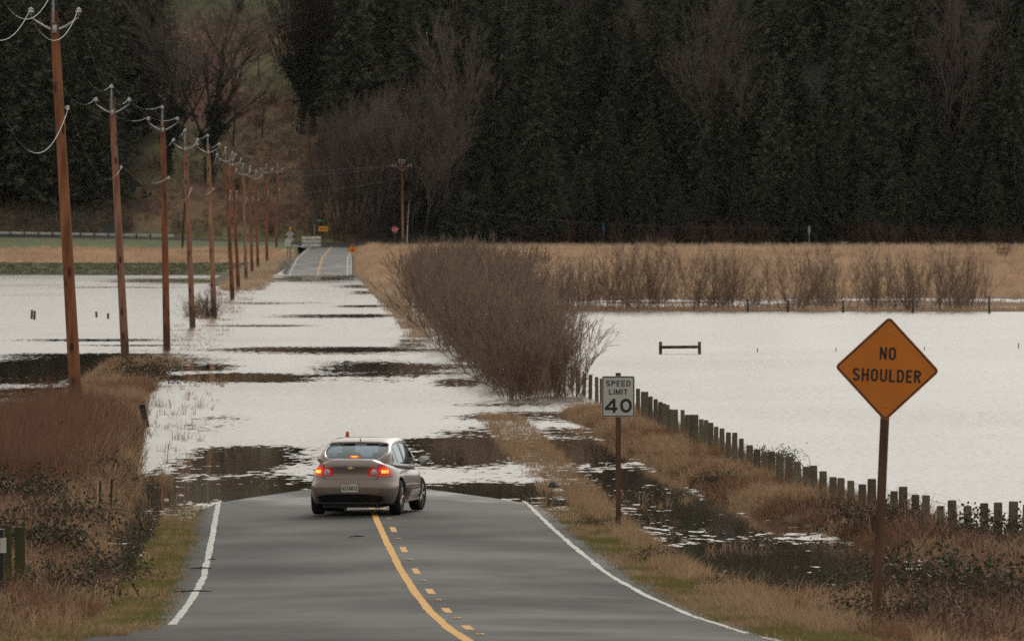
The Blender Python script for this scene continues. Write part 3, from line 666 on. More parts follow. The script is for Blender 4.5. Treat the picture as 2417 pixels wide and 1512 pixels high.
# SPEED LIMIT 40
b = Vector((1.98, 164.3, tz(1.98, 164.3)))
sp = empty('speed_limit_sign', b, 0, 'white rectangular sign reading SPEED LIMIT 40 on a wooden post at the flooded ditch', 'road sign')
pb = MB(); post_box(pb, .098, .092, 2.99 - b.z, R(0)); pb.build('post', M['sign_post'], sp)
zc = 2.55 - b.z
rect = rounded([(-.305, -.381), (.305, -.381), (.305, .381), (-.305, .381)], .038)
pl = MB(); pl.prism([(x, z + zc) for x, z in rect], -.0595, -.0565); pan = pl.build('panel', M['white_sheet'], sp)
tb_ = MB(); border(tb_, rect, .010, .016, -.0615, 0, zc)
letter(tb_, 'SPEED', 0, zc + .244, .103, {'*': .74, 'E': .68}, .21, .18, -.0620)
letter(tb_, 'LIMIT', 0, zc + .087, .103, {'*': .74, 'L': .66, 'I': .15, 'M': .88, 'T': .72}, .20, .18, -.0620)
letter(tb_, '40', 0, zc - .168, .262, {'4': .90, '0': .82}, .20, .185, -.0620)
tb_.build('lettering', M['black_ink'], pan)
bolts(sp, (zc + .31, zc - .33), -.061, 0, .008)

# ------------------------------------------------------------------ utility poles and wires
POLES = [  # x top, y top, x base, distance, ground z
 (127, 25, 183, 236, None), (264, 235, 297, 340, None), (384, 280, 394, 390, None), (437, 330, 455, 471, None), (491, 340, 506, 514, None),
 (533, 365, 549, 630, None), (549, 375, 563, 712, None), (574, 400, 581, 808, None), (590, 405, 595, 900, None), (604, 412, 609, 946, None),
 (629, 398, 630, 1035, None), (656, 398, 652, 1156, None)]
ordw = ['first', 'second', 'third', 'fourth', 'fifth', 'sixth', 'seventh', 'eighth', 'ninth', 'tenth', 'eleventh', 'twelfth']
extra = ['tallest, at the brown weeds', 'standing in the reed tufts', 'bare reddish, standing in open water', 'in front of the small flooded shrub', 'rising out of the small flooded shrub', 'dark-footed, beyond the small flooded shrub',
         'dark-footed, close behind a darker one', 'on the far verge', 'on the far verge, closely spaced', 'on the far verge, tilted', 'on dry ground near the junction', 'last before the junction, with a street lamp arm']
attach = []
M['pole_pale'] = M['pole'].copy(); M['pole_pale'].name = 'sun_bleached_pole'
for n_ in M['pole_pale'].node_tree.nodes:
    if n_.type == 'MIX' and n_.data_type == 'RGBA' and abs(n_.inputs[6].default_value[0] - .36) < .01: n_.inputs[6].default_value = (.44, .24, .155, 1); n_.inputs[7].default_value = (.27, .12, .075, 1)
for i, (xt, yt, xb, d, _) in enumerate(POLES):
    top = D(xt, yt, d); s_ = F / d; bx = (xb - CX) / s_; bz = min(tz(bx, d), 2.2); bz = max(bz, -.6)
    rr = random.Random(i + 3)
    root = empty('utility_pole', (bx, d, bz), 0, f'{ordw[i]} wooden utility pole from the camera, {extra[i]}', 'utility pole', 'wooden utility poles along the flooded road')
    tx_ = top.x - bx; hh = top.z - bz
    r0 = .165 if i else .175
    def on(z): t = z / hh; return Vector((tx_ * t, 0, z))
    mbp = MB(); zs = np.linspace(-.3, hh, 9)
    mbp.tube([on(z) for z in zs], [r0 - (r0 - .115) * (z + .3) / (hh + .3) for z in zs], 14)
    mbp.build('shaft', M['pole_pale'] if i in (1, 3, 4, 7) else M['pole'], root, smooth=False)
    for p_ in root.children[0].data.polygons: p_.use_smooth = len(p_.vertices) == 4
    T0 = on(hh)
    if i == 11:
        a = MB(); a.tube([T0 + Vector((0, 0, -.4)), T0 + Vector((.5, 0, .05)), T0 + Vector((1.3, 0, .2))], .035, 6); a.build('lamp_arm', M['grey_metal'], root)
        a = MB(); a.box(T0 + Vector((1.55, 0, .17)), (.5, .2, .1)); a.build('lamp_head', M['grey_metal'], root)
    arm_z = hh - .50; ends = []
    a = MB(); c0 = on(arm_z)
    for sg in (-1, 1):
        pts = [c0 + Vector((sg * (.11 + .53 * t), -.0, .32 * t ** 1.25)) for t in (0, .35, .7, 1)]
        a.tube(pts, [.030, .027, .024, .020], 8); ends.append(pts[-1])
    a.box(c0 + Vector((0, -.13, 0)), (.12, .05, .22))
    a.build('crossarm', M['fibreglass'], root, smooth=True)
    br = MB(); br.box(T0 + Vector((-.01, -.135, .02)), (.075, .03, .72)); br.build('ridge_pin', M['steel'], root)
    pts_w = []
    prof = [(.022, -.06), (.022, .02), (.085, .03), (.09, .05), (.05, .07), (.045, .09), (.07, .10), (.07, .12), (.03, .14), (.035, .16), (0, .17)]
    sc_i = 1.0 if i < 3 else 1.15
    for e in (T0 + Vector((-.01, -.135, .42)), ends[0] + Vector((0, 0, .10)), ends[1] + Vector((0, 0, .10))):
        q = MB(); q.lathe([(r_ * sc_i, z_) for r_, z_ in prof], e, 10); q.build('insulator', M['porcelain'], root, smooth=True)
        pts_w.append(Vector((bx, d, bz)) + e + Vector((0, 0, .15)))
    nz = on(hh - 2.6) + Vector((.22, -.02, 0))
    q = MB(); q.tube([nz - Vector((.12, 0, 0)), nz], .014, 6); q.tube([nz + Vector((0, 0, -.06)), nz + Vector((0, 0, .06))], [.05, .05], 8); q.build('neutral_spool', M['porcelain'], root)
    pts_w.append(Vector((bx, d, bz)) + nz + Vector((.04, 0, .04)))
    attach.append(pts_w)
# first pole behind the left edge of the picture, so the wires go on
base0 = Vector((float(xc(165)) - 7.9, 165, tz(float(xc(165)) - 7.9, 165)))
shift0 = base0 + Vector((0, 0, 11.1)) - (attach[0][0] - Vector((0, 0, .55)))
a0 = [p + shift0 for p in attach[0]]
seq = [a0] + attach
wn = ['top conductor', 'left arm conductor', 'right arm conductor', 'lower neutral conductor']
for k in range(4):
    mbw = MB(); pts, rad = [], []
    for i in range(len(seq) - 1):
        A, B = seq[i][k], seq[i + 1][k]; span = (B - A).length
        sag = 1.45 * (span / 70) ** .8 if i == 0 else .95 * (span / 90) ** 1.2
        n_ = 22
        for j in range(n_):
            t = j / n_; p = A.lerp(B, t); p.z -= sag * 4 * t * (1 - t); pts.append(p)
            near = min(t, 1 - t) * span
            big = .0085 if (1 - t) * span < (40 if i == 0 else 16) else .0020
            rad.append(big * (1 if i < 4 else .8))
    pts.append(seq[-1][k]); rad.append(.015)
    mbw.tube(pts, rad, 5, cap=False)
    o = mbw.build('power_line', M['wire'], smooth=True)
    tag(o, f'thin grey power line strung along the roadside poles, the {wn[k]}', 'power line', 'power lines along the poles')

# dark leaning pole left, wooden pole with crossarm, guy marker
pb_ = Vector((D(430, 590, 1150).x, 1150, tz(D(430, 590, 1150).x, 1150)))
q = MB(); q.tube([(0, 0, -.3), (.15, 0, 3), (.36, 0, 6.2)], [.17, .15, .13], 10); o = q.build('leaning_pole', M['bark_dark'], loc=pb_)
tag(o, 'short dark leaning pole without wires on the far left bank, beside the fourth utility pole', 'pole')
jb = D(951, 585, 1201); jb.z = tz(jb.x, 1201)
root = empty('junction_pole', jb, 0, 'slim wooden power pole with a horizontal crossarm beyond the stop sign', 'utility pole')
s_ = F / 1201; hh = (585 - 388) / s_
q = MB(); q.tube([(0, 0, -.3), (-.12, 0, hh)], [.16, .11], 10); q.build('shaft', M['pole'], root, smooth=True)
M['arm_red'] = mat('red_brown_arm', (.22, .09, .06), .9, (.14, .06, .04), 6)
q = MB(); q.box((-.12, -.15, hh - .55), (2.7, .12, .14), Matrix.Rotation(R(-1), 3, 'Y')); q.build('crossarm', M['arm_red'], root)
for sx in (-1.3, -.85, .85, 1.25):
    q = MB(); q.lathe([(.03, -.05), (.07, .02), (.05, .1), (.06, .14), (0, .18)], (-.12 + sx, -.15, hh - .42), 8); q.build('insulator', M['porcelain'], root, smooth=True)
for dx in (-.35, 0, .3):
    q = MB(); q.tube([(dx - .12, -.1, hh - .1), (dx * 1.1 - .12, -.1, hh + .3)], [.03, .03], 6); q.lathe([(.03, 0), (.10, .03), (.07, .1), (0, .18)], (dx * 1.1 - .12, -.1, hh + .28), 8); q.build('insulator', M['porcelain'], root, smooth=True)
q = MB()
for sg in (-1, 1): q.tube([(-.12, -.1, hh - 1.1), (-.12 + sg * .8, -.13, hh - .6)], .025, 6)
q.build('brace', M['grey_metal'], root)
jt = jb + Vector((-1.4, -.15, hh - .3))
for kk_, (dx, dz, nm_) in enumerate([(0, 0, 'upper pair from the left arm tip'), (.4, -.05, 'second wire from the crossarm'), (1.2, -1.75, 'lowest wire of the crossarm pole')]):
    A = jt + Vector((dx, 0, dz)); B = A + Vector((-19, 6, -.6 - .9 * kk_)); pts = []
    for j in range(17):
        t = j / 16; p = A.lerp(B, t); p.z -= .75 * 4 * t * (1 - t) * .6; pts.append(p)
    q = MB(); q.tube(pts, .010, 4, cap=False); o = q.build('service_wire', M['wire'])
    tag(o, f'faint service wire left of the crossarm pole, {nm_}', 'wire', 'service wires at the junction')
gm = D(961, 580, 1198); gm.z = tz(gm.x, 1198); s_ = F / 1198
q = MB(); q.tube([(0, 0, 0), (.05, 0, 2.6), (.27, 0, (580 - 474) / s_)], [.045, .045, .035], 8); o = q.build('guy_marker', M['white_paint'], loc=gm, smooth=True)
tag(o, 'tall thin white leaning guy guard right of the crossarm pole', 'pole')
q = MB(); A = gm + Vector((.27, 0, (580 - 474) / s_)); B = D(1424, 527, 1215); C_ = D(1910, 540, 1215); pts = [A + (B - A) * t - Vector((0, 0, .5 * 4 * t * (1 - t))) for t in np.linspace(0, 1, 12)] + [B + (C_ - B) * t - Vector((0, 0, .2 * 4 * t * (1 - t))) for t in np.linspace(.1, 1, 10)]
M['dark_wire'] = mat('dark_cable', (.05, .055, .06), .6)
q.tube(pts, .022, 4, cap=False); o = q.build('cable', M['dark_wire']); tag(o, 'thin dark cable strung before the forest from the white guy guard to the blue-topped pole', 'cable')

# ------------------------------------------------------------------ junction furniture
def tpost(name, px, ybase, d, ytop, r, m, label, cat, parts=None, wooden=False):
    p = D(px, ybase, d); p.z = tz(p.x, d); s_ = F / d; h = H - (ytop - HY) / s_ - p.z
    root = empty(name, p, 0, label, cat)
    q = MB()
    if wooden: post_box(q, r * 2, r * 2, h)
    else: q.tube([(0, 0, -.3), (0, 0, h)], r, 8)
    q.build('post', m, root)
    return root, p, h, s_
# stop sign
root, p, h, s_ = tpost('stop_sign', 932, 585, 1196, 533, .045, M['sign_post'], 'red octagonal STOP sign on a post right of the far junction', 'road sign', wooden=True)
octa = [(.457 * math.cos(R(22.5 + 45 * k)), .457 * math.sin(R(22.5 + 45 * k))) for k in range(8)]
zc = H - (541.5 - HY) / s_ - p.z
q = MB(); q.prism([(x * 1.0, z + zc) for x, z in octa], -.06, -.054); o = q.build('panel', M['red_sheet'], root)
q = MB(); border(q, octa, .012, .028, -.063, 0, zc); letter(q, 'STOP', 0, zc, .30, {'*': .52}, .10, .15, -.0635); q.build('lettering', M['white_sheet'], o)
# two-way arrow with street name blade
root, p, h, s_ = tpost('direction_sign', 763, 577, 1224, 513, .05, M['sign_post'], 'yellow rectangular sign with a black double-headed arrow at the junction', 'road sign', wooden=True)
zc = H - (540 - HY) / s_ - p.z; wd, ht = 22.5 / s_, 12.5 / s_
rc = rounded([(-wd / 2, -ht / 2), (wd / 2, -ht / 2), (wd / 2, ht / 2), (-wd / 2, ht / 2)], .04, 3)
q = MB(); q.prism([(x, z + zc) for x, z in rc], -.066, -.06); o = q.build('panel', M['amber'], root)
q = MB(); y_ = -.069; hw_ = wd * .39
q.add([(-hw_ + .2, y_, zc - .05), (hw_ - .2, y_, zc - .05), (hw_ - .2, y_, zc + .05), (-hw_ + .2, y_, zc + .05)], [(0, 1, 2, 3)])
for sg in (-1, 1): q.add([(sg * hw_, y_, zc), (sg * (hw_ - .24), y_, zc - .17), (sg * (hw_ - .24), y_, zc + .17)], [(0, 1, 2)])
border(q, rc, .015, .02, y_, 0, zc); q.build('arrow', M['black_ink'], o)
zc = H - (520.5 - HY) / s_ - p.z
q = MB(); q.box((-.42, -.02, zc), (.95, .012, .24), Matrix.Rotation(R(3), 3, 'Y')); o = q.build('street_name_blade', M['green_sheet'], root)
q = MB(); letter(q, 'ELL', -.55, zc, .13, {'*': .5}, .2, .2, -.031, 1.2); q.build('lettering', M['white_sheet'], o)
q = MB(); q.box((.05, 0, zc - .02), (.012, .5, .24), Matrix.Rotation(R(-35), 3, 'Z')); q.build('street_name_blade', M['green_sheet'], root)
# stop ahead
root, p, h, s_ = tpost('stop_ahead_sign', 832, 640, 880, 577, .035, M['grey_metal'], 'yellow diamond sign with a red octagon and black arrow on a thin green post', 'road sign')
M['post_green'] = mat('green_steel_post', (.05, .09, .05), .6); root.children[0].data.materials[0] = M['post_green']
zc = H - (588 - HY) / s_ - p.z; hd = 12.4 / s_
dm = rounded([(0, -hd), (hd, 0), (0, hd), (-hd, 0)], .04, 3)
q = MB(); q.prism([(x, z + zc) for x, z in dm], -.05, -.045); o = q.build('panel', M['amber'], root)
q = MB(); border(q, dm, .012, .015, -.053, 0, zc); q.add([(-.045, -.053, zc + .12), (.045, -.053, zc + .12), (.045, -.053, zc + .27), (-.045, -.053, zc + .27)], [(0, 1, 2, 3)]); q.add([(-.14, -.0535, zc + .25), (.14, -.0535, zc + .25), (0, -.0535, zc + .40)], [(0, 1, 2)]); q.build('arrow', M['black_ink'], o)
q = MB(); oc = [(.17 * math.cos(R(22.5 + 45 * k)), .17 * math.sin(R(22.5 + 45 * k))) for k in range(8)]; q.prism([(x, z + zc - .09) for x, z in oc], -.056, -.052); q.build('red_octagon', M['red_sheet'], o)
# back of a railroad-like warning sign with an orange flasher, seen from behind
root, p, h, s_ = tpost('sign_seen_from_behind', 685, 612, 1080, 556, .06, M['sign_post'], 'grey backs of two stacked diamond signs with an orange flasher on top', 'road sign', wooden=True)
for k_, yc in enumerate((553 - .5, 565)):
    zc = H - (yc - HY) / s_ - p.z; hd = (10.2 if k_ == 0 else 11) / s_
    dm = rounded([(0, -hd), (hd, 0), (0, hd), (-hd, 0)], .03, 3)
    q = MB(); q.prism([(x - .02 - .04 * k_, z + zc) for x, z in dm], -.075 - .012 * k_, -.071 - .012 * k_); q.build('panel', M['alu'], root)
zc = H - (538.5 - HY) / s_ - p.z
q = MB(); q.lathe([(.10, 0), (.12, .05), (.12, .16), (.09, .2), (.05, .34), (.03, .36), (0, .37)], (0, -.02, zc - .2), 10); q.build('flasher', M['amber'], root, smooth=True)
q = MB(); q.box((0, -.1, zc - .75), (.06, .03, 1.2)); q.build('bracket', M['grey_metal'], root)
root, p, h, s_ = tpost('small_sign_back', 679, 616, 1065, 566, .04, M['sign_post'], 'white blank back of a small rectangular sign in front of the grey diamond backs', 'road sign', wooden=True)
zc = H - (573 - HY) / s_ - p.z; q = MB(); q.box((0, -.06, zc), (13.5 / s_, .006, 16.5 / s_)); q.build('panel', M['white_sheet'], root)
# road closed barricade
bp = D(735, 586, 1165); bp.z = float(rz(0, 1165)) + .03; s_ = F / 1165
root = empty('road_barricade', bp, 0, 'white three-rail road barricade standing across the far junction', 'barricade')
for k_, yc in enumerate((561, 569.8, 578.5)):
    zc = H - (yc - HY) / s_ - bp.z
    q = MB(); q.box((0, -.05, zc), (45 / s_, .03, 6.6 / s_), Matrix.Rotation(R(-.6), 3, 'Y')); q.build('rail', M['white_paint'], root)
for sx in (-13, 10.5):
    q = MB(); q.box((sx / s_, .02, .78), (.07, .07, 1.62)); q.box((sx / s_, .0, .03), (.08, 1.3, .06)); q.build('leg', M['alu'], root)
q = MB(); q.tube([(0, 0, 0), (.1, 0, 1.9)], .03, 6); p = D(741, 560, 1190); p.z = 3.2 - .4
q = MB(); pt = D(741, 590, 1226); pt.z = tz(pt.x, 1226); q.tube([(0, 0, 0), (.06, 0, H - (530 - HY) / (F / 1226) - pt.z)], .03, 6); o = q.build('marker_post', M['white_paint'], loc=pt)
tag(o, 'thin pale post rising just behind the white barricade', 'marker post')
# marker posts on the right
for (px, yt, d, mm, lab) in [(1424, 527, 1216, 'blue_paint', 'thin dark post with a blue top beyond the right field'), (1910, 533, 1216, 'grey_metal', 'thin post with a small grey head at the forest edge, far right')]:
    p = D(px, 580, d); p.z = tz(p.x, d); hh = H - (yt - HY) / (F / d) - p.z
    root = empty('marker_post', p, 0, lab, 'marker post')
    q = MB(); q.tube([(0, 0, 0), (0, 0, hh - .9)], .05, 6); q.build('post', M['grey_metal'] if mm != 'blue_paint' else M['dark_wire'], root)
    q = MB(); q.box((0, 0, hh - .5), (.18, .08, 1.0)) if mm == 'blue_paint' else q.prism([(-.1, hh - 1.1), (.1, hh - 1.1), (.2, hh - .5), (.1, hh), (-.1, hh), (-.2, hh - .5)], -.05, .05); q.build('head', M[mm], root)
# guardrail
root = empty('guardrail', (-60, 1200, 0), 0, 'grey steel guardrail on brown wooden posts along the far left road', 'guardrail')
def gzr(x): return float(ip(x, ZCR)) - .1
q = MB(); xs_ = np.arange(-84, -45.8, 1.0); prof = [(-.155, .02), (-.10, .08), (-.04, .0), (.04, .0), (.10, .08), (.155, .02)]
vs = []; fs = []
for x in xs_:
    for dz, dy in prof: vs.append((x + 60, -dy - .12, gzr(x) + .62 + dz))
for i in range(len(xs_) - 1):
    for k_ in range(5): fs.append((i * 6 + k_, i * 6 + k_ + 1, (i + 1) * 6 + k_ + 1, (i + 1) * 6 + k_))
M['rail_steel'] = mat('weathered_rail_steel', (.60, .61, .62), .5, (.50, .51, .52), 2)
q.add(vs, fs); q.build('beam', M['rail_steel'], root)
M['rail_post'] = mat('guardrail_post', (.13, .075, .055), .9, (.07, .045, .035), 4, objvar=.2)
for k_, x in enumerate(np.arange(-83.5, -46, 1.905)):
    q = MB(); q.box((x + 60, -.30, gzr(x) + .2), (.16, .2, 1.35)); q.build('post', M['rail_post'], root)
# metal stakes on the hillside
for k_, (px, yt, yb) in enumerate([(28, 526, 549), (134, 528, 549), (234, 532, 552), (338, 530, 556)]):
    p = D(px, yb, 1234); p.z = tz(p.x, 1234)
    q = MB(); q.tube([(0, 0, -.1), ((-.05 if k_ else .3), 0, (yb - yt) / (F / 1234) + .3)], .022, 6); o = q.build('fence_stake', M['grey_metal'], loc=p)
    tag(o, f'thin pale metal stake on the slope above the guardrail, {ordw[k_]} from the left', 'stake', 'stakes above the guardrail')

# ------------------------------------------------------------------ fences and stakes in the water
def z7(x, y): return ((x / 1.807 + 1900) / 1.043, (y / 1.807 + 740) / 1.043)
def z6(x, y): return ((x / 2.234 + 1200) / 1.043, (y / 2.234 + 900) / 1.043)
tops = [z7(*p) for p in [(36, 682), (77, 690), (113, 714), (152, 737), (184, 732), (228, 757), (274, 783), (308, 787), (351, 799), (403, 815), (445, 791), (544, 846), (584, 826), (638, 861), (688, 864), (748, 911), (801, 886), (872, 911), (945, 899), (1007, 896), (1075, 891), (1135, 905)]]
tops += [z6(*p) for p in [(828, 125), (855, 142), (872, 142), (897, 168), (925, 183), (952, 198), (972, 207), (990, 214), (1005, 238), (1018, 240), (1037, 240), (1073, 242), (1099, 268), (1125, 268), (1148, 268), (1176, 293), (1203, 297), (1229, 312), (1258, 334), (1290, 343), (1326, 365), (1361, 367), (1397, 399), (1441, 436), (1482, 458), (1525, 475), (1563, 470), (1608, 485), (1660, 497), (1703, 525)]]
tops += [(1350, 868), (1366, 874), (1380, 880), (1394, 884), (1408, 889), (1419, 893), (1432, 905), (1452, 909), (1472, 914), (1492, 918)]
tops.sort(key=lambda t: -t[0])
dd = lambda x: float(np.interp(x, [1340, 1517, 1655, 1965, 2400, 2440], [305, 246, 213.4, 173.5, 150, 148]))
fr_ = empty('post_and_wire_fence', (5, 180, 0), 0, 'long row of weathered wooden posts with wires between right ditch and flooded field', 'fence')
wp = []
lastd = 0
for i, (px, pyt) in enumerate(tops):
    d = dd(px)
    if d - lastd < .9: d = lastd + .9
    lastd = d
    s_ = F / d; X = (px - CX) / s_; zt = H - (pyt - HY) / s_
    rr = random.Random(i * 5 + 1); r_ = rr.uniform(.066, .082) * (.82 if d > 200 else 1.05)
    q = MB(); lx, ly = rr.uniform(-.03, .03), rr.uniform(-.04, .04)
    zb = -.5
    prof = []
    mbp = MB(); zs = [0, .5, zt - zb - .03, zt - zb - .006, zt - zb]
    mbp.tube([(lx * z / 1.5 - lx, ly * z / 1.5, z) for z in zs], [r_ * 1.04, r_, r_ * .97, r_ * .93, r_ * .8], 10)
    o = mbp.build('post', M['wood_post'], fr_); o.location = (X - 5, d - 180, zb)
    wp.append(Vector((X - 5, d - 180, zt)))
for k_, dz in enumerate((.16, .42, .70)):
    q = MB(); pts = []
    for a_, b_ in zip(wp[:-1], wp[1:]):
        za = .95; pts.append(Vector((a_.x - .03, a_.y - .09, 1.0 + (a_.z - 1) * .35 - dz)))
        pts.append((a_ + b_) / 2 * 1.0); pts[-1].z = 1.0 + ((a_.z + b_.z) / 2 - 1) * .35 - dz - .025; pts[-1].y -= .09
    q.tube(pts, .0035, 4, cap=False); q.build('wire', M['dark_wire'], fr_)
# second fence on the far bank of the field
f2 = empty('far_fence', (20, 552, 0), 0, 'sparse dark fence posts among the bare shrubs on the far bank of the right flood', 'fence')
w2 = []
for k_, (px, yt) in enumerate([(1480, 712), (1765, 706), (1860, 708), (1990, 708), (2155, 704), (2335, 699), (2500, 700)]):
    d = 550 - (px - 1480) * .012; s_ = F / d; X = (px - CX) / s_; zt = H - (yt - HY) / s_
    q = MB(); q.tube([(0, 0, -.6), (0, 0, zt)], [.08, .075], 8); o = q.build('post', M['wood_post'], f2); o.location = (X - 20, d - 552, 0); w2.append(Vector((X - 20, d - 552, zt - .1)))
for dz in (0, .35):
    q = MB(); q.tube([p - Vector((0, .08, dz)) for p in w2], .005, 4, cap=False); q.build('wire', M['dark_wire'], f2)
# wooden rail standing in the lake
p1 = G(1559, 834); p2 = G(1651, 833); s_ = F / p1.y
root = empty('hitching_rail', p1, 0, 'low wooden rail on two posts standing in the flooded right field', 'wooden rail')
for dx in (0, (1651 - 1559) / s_):
    q = MB(); q.box((dx, 0, .08), (.135, .14, .86)); q.build('post', M['wood_post'], root)
q = MB(); q.box(((1651 - 1559) / s_ / 2, -.1, .28), ((1651 - 1559) / s_ + .1, .09, .13), Matrix.Rotation(R(-.5), 3, 'Y')); q.build('rail', M['wood_post'], root)
for k_, (px, yb, hh, ln, lab) in enumerate([(74, 751, 20, -.04, 'left one of a close pair of short posts standing in the left flood'), (80, 753, 20, -.05, 'right one of a close pair of short posts standing in the left flood'),
        (230, 748, 13, .12, 'short leaning post in the left flood, third from the left edge'), (255, 751, 12, 0, 'short upright post in the left flood nearest the second utility pole'),
        (1788, 830, 9, 0, 'tiny post tip in the right flood, right of the low wooden rail'), (1973, 829, 9, 0, 'tiny post tip just left of the orange diamond sign'),
        (2182, 826, 8, 0, 'tiny post tip just right of the orange diamond sign'), (2404, 822, 13, 0, 'tiny post tip at the right edge of the flood')]):
    p = G(px, yb); s_ = F / p.y; hz_ = hh / s_; r_ = .045 if px > 1000 else .07
    if px > 1000: r_ = .022
    q = MB(); q.tube([(0, 0, -.5), (-ln * hz_ * 2, 0, hz_)], [r_, r_ * .95], 8); o = q.build('stake', M['wood_post'], loc=p); tag(o, lab, 'stake')
p = D(343, 990, 248); q = MB(); p.z = -.1; q.box((0, 0, .25), (.17, .16, .95), Matrix.Rotation(R(-12), 3, 'Y')); o = q.build('leaning_post', M['bark_dark'], loc=p); tag(o, 'dark leaning fence post at the edge of the left brown weeds', 'post')
for k_, (px, yt, yb, d) in enumerate([(235, 1135, 1208, 165), (262, 1130, 1182, 168)]):
    p = D(px, yb, d); q = MB(); q.tube([(-.01, 0, -.4), (.015, 0, (yb - yt) / (F / d))], .022, 6); o = q.build('metal_stake', M['bark_dark'], loc=p)
    tag(o, ['nearer thin dark metal stake in the left dead grass', 'farther thin dark metal stake in the left dead grass'][k_], 'stake')
# mossy boards at the lower left
p = D(30, 1405, 122); s_ = F / 122
root = empty('mossy_post', (p.x, 122, p.z), 0, 'pair of mossy wooden boards forming a post at the lower left corner', 'post')
q = MB(); q.box((-.09, 0, .4), (.15, .10, 1.16)); q.build('board', M['wood_moss'], root)
q = MB(); q.box((.10, .05, .45), (.14, .10, 1.0)); q.build('board', M['wood_moss'], root)
p = D(4, 1400, 120)
root = empty('mailbox', (p.x, 120, tz(p.x, 120)), 0, 'partly visible dark mailbox with white papers at the left edge, beside the mossy boards', 'mailbox')
q = MB(); q.box((-.02, 0, .45), (.10, .10, .95)); q.build('post', M['black_plastic'], root)
zc = H - (1286 - HY) / (F / 120) - tz(p.x, 120)
q = MB(); q.box((0.02, -.02, zc), (.07, .2, .20)); q.build('papers', M['white_sheet'], root)
q = MB(); q.box((-0.03, .02, zc + .17), (.12, .3, .10)); q.build('box', M['black_plastic'], root)

# cone and litter
p = D(820, 1083, 214); p.z = -.15
root = empty('traffic_cone', p, 0, 'orange traffic cone standing in the flood just beyond the car roof', 'traffic cone')
q = MB(); q.lathe([(.15, .03), (.11, .3), (.07, .6), (.035, .83), (.025, .84), (0, .84)], n=16); q.build('cone_body', M['cone'], root, smooth=True)
q = MB(); q.box((0, 0, .015), (.38, .38, .03)); q.build('base', M['cone'], root)
q = MB(); q.lathe([(.118, .28), (.098, .42)], n=16); q.build('reflective_band', M['white_sheet'], root)
def lump(name, p, size, m, label, cat, seed):
    rr = random.Random(seed); q = MB(); prof = [(0, 0), (.5, .0), (.62, .3), (.45, .7), (0, .9)]; n = 9; vs = []
    for (r_, z_) in prof:
        for k_ in range(n):
            a_ = 2 * math.pi * k_ / n; j = rr.uniform(.65, 1.25); vs.append((r_ * size[0] * j * math.cos(a_), r_ * size[1] * j * math.sin(a_), z_ * size[2] * rr.uniform(.7, 1.2)))
    fs = [(i * n + k_, i * n + (k_ + 1) % n, (i + 1) * n + (k_ + 1) % n, (i + 1) * n + k_) for i in range(4) for k_ in range(n)]
    q.add(vs, fs); o = q.build(name, m, loc=p); return tag(o, label, cat)
lump('litter', G(427, 1172, .06), (.09, .09, .07), M['litter'], 'white scrap of litter on the left verge tip beside the waterline', 'litter', 1)
lump('litter', G(392, 1183, .06), (.09, .09, .07), M['litter'], 'white scrap of litter among dead grass left of the green verge tip', 'litter', 2)
lump('litter', G(1307, 1150, .05), (.22, .15, .12), M['dark_litter'], 'dark scrap floating at the right verge beyond the white scrap', 'litter', 3)
lump('litter', G(1318, 1159, .05), (.20, .12, .07), M['litter'], 'white scrap at the right verge where the edge line meets the water', 'litter', 4)
lump('litter', D(360, 617, 1080), (.9, .5, .5), M['litter'], 'white bale-like lump on the tan grass across the left flood', 'litter', 5)
for k_, (px, py, L_, an, lab) in enumerate([(843, 1275, .28, 10, 'short dark twig on the asphalt behind the car'), (500, 1324, .12, 0, 'short brown twig inside the left lane'), (473, 1344, .35, 8, 'thin twig lying across the left white line'), (455, 1398, .55, -3, 'lower thin twig lying across the left white line')]):
    d = float(np.interp(py, [1213, 1257, 1305, 1357, 1405, 1451], [174, 162.3, 150.1, 137.9, 125.7, 113.5])); s_ = F / d; X = (px - CX) / s_
    q = MB(); z_ = float(rz(X - float(xc(d)), d)) + .02; q.tube([(-L_ / 2, 0, z_), (0, .05, z_ + .015), (L_ / 2, -.03, z_ + .01)], [.008, .012, .006], 5); q.tube([(0, .05, z_ + .01), (L_ * .2, .2, z_ + .02)], [.008, .004], 5)
    o = q.build('fallen_twig', M['bark_dark'], loc=(X, d, 0)); tag(o, lab, 'twig')

# ------------------------------------------------------------------ car
M['paint'] = mat('taupe_metallic_paint', (.235, .180, .160), .34, metal=.55, coat=.7)
M['tyre'] = mat('tyre_rubber', (.016, .016, .016), .85)
M['rim'] = mat('alloy_rim', (.42, .38, .35), .35, metal=.7)
M['lamp_red'] = mat('red_lamp_lens', (.45, .008, .012), .2, coat=.6, emit=(1, .02, .02), estr=.18)
M['lamp_clear'] = mat('clear_lamp_lens', (.80, .76, .76), .2, (.35, .3, .3), 30, coat=.6)
M['brake'] = mat('lit_brake_lamp', (.9, .2, .05), .4, emit=(1, .30, .03), estr=3.6)
M['brake_red'] = mat('lit_red_glow', (.8, .03, .02), .4, emit=(1, .03, .015), estr=1.3)
M['gold'] = mat('gold_emblem', (.80, .62, .28), .3, metal=.6)
M['chrome'] = mat('chrome', (.6, .6, .6), .15, metal=1)
M['seat'] = mat('seat_fabric', (.035, .035, .04), .9)
M['skin'] = mat('skin', (.35, .2, .14), .6); M['hair'] = mat('dark_hair', (.02, .015, .012), .8); M['jacket'] = mat('dark_jacket', (.03, .03, .04), .9)
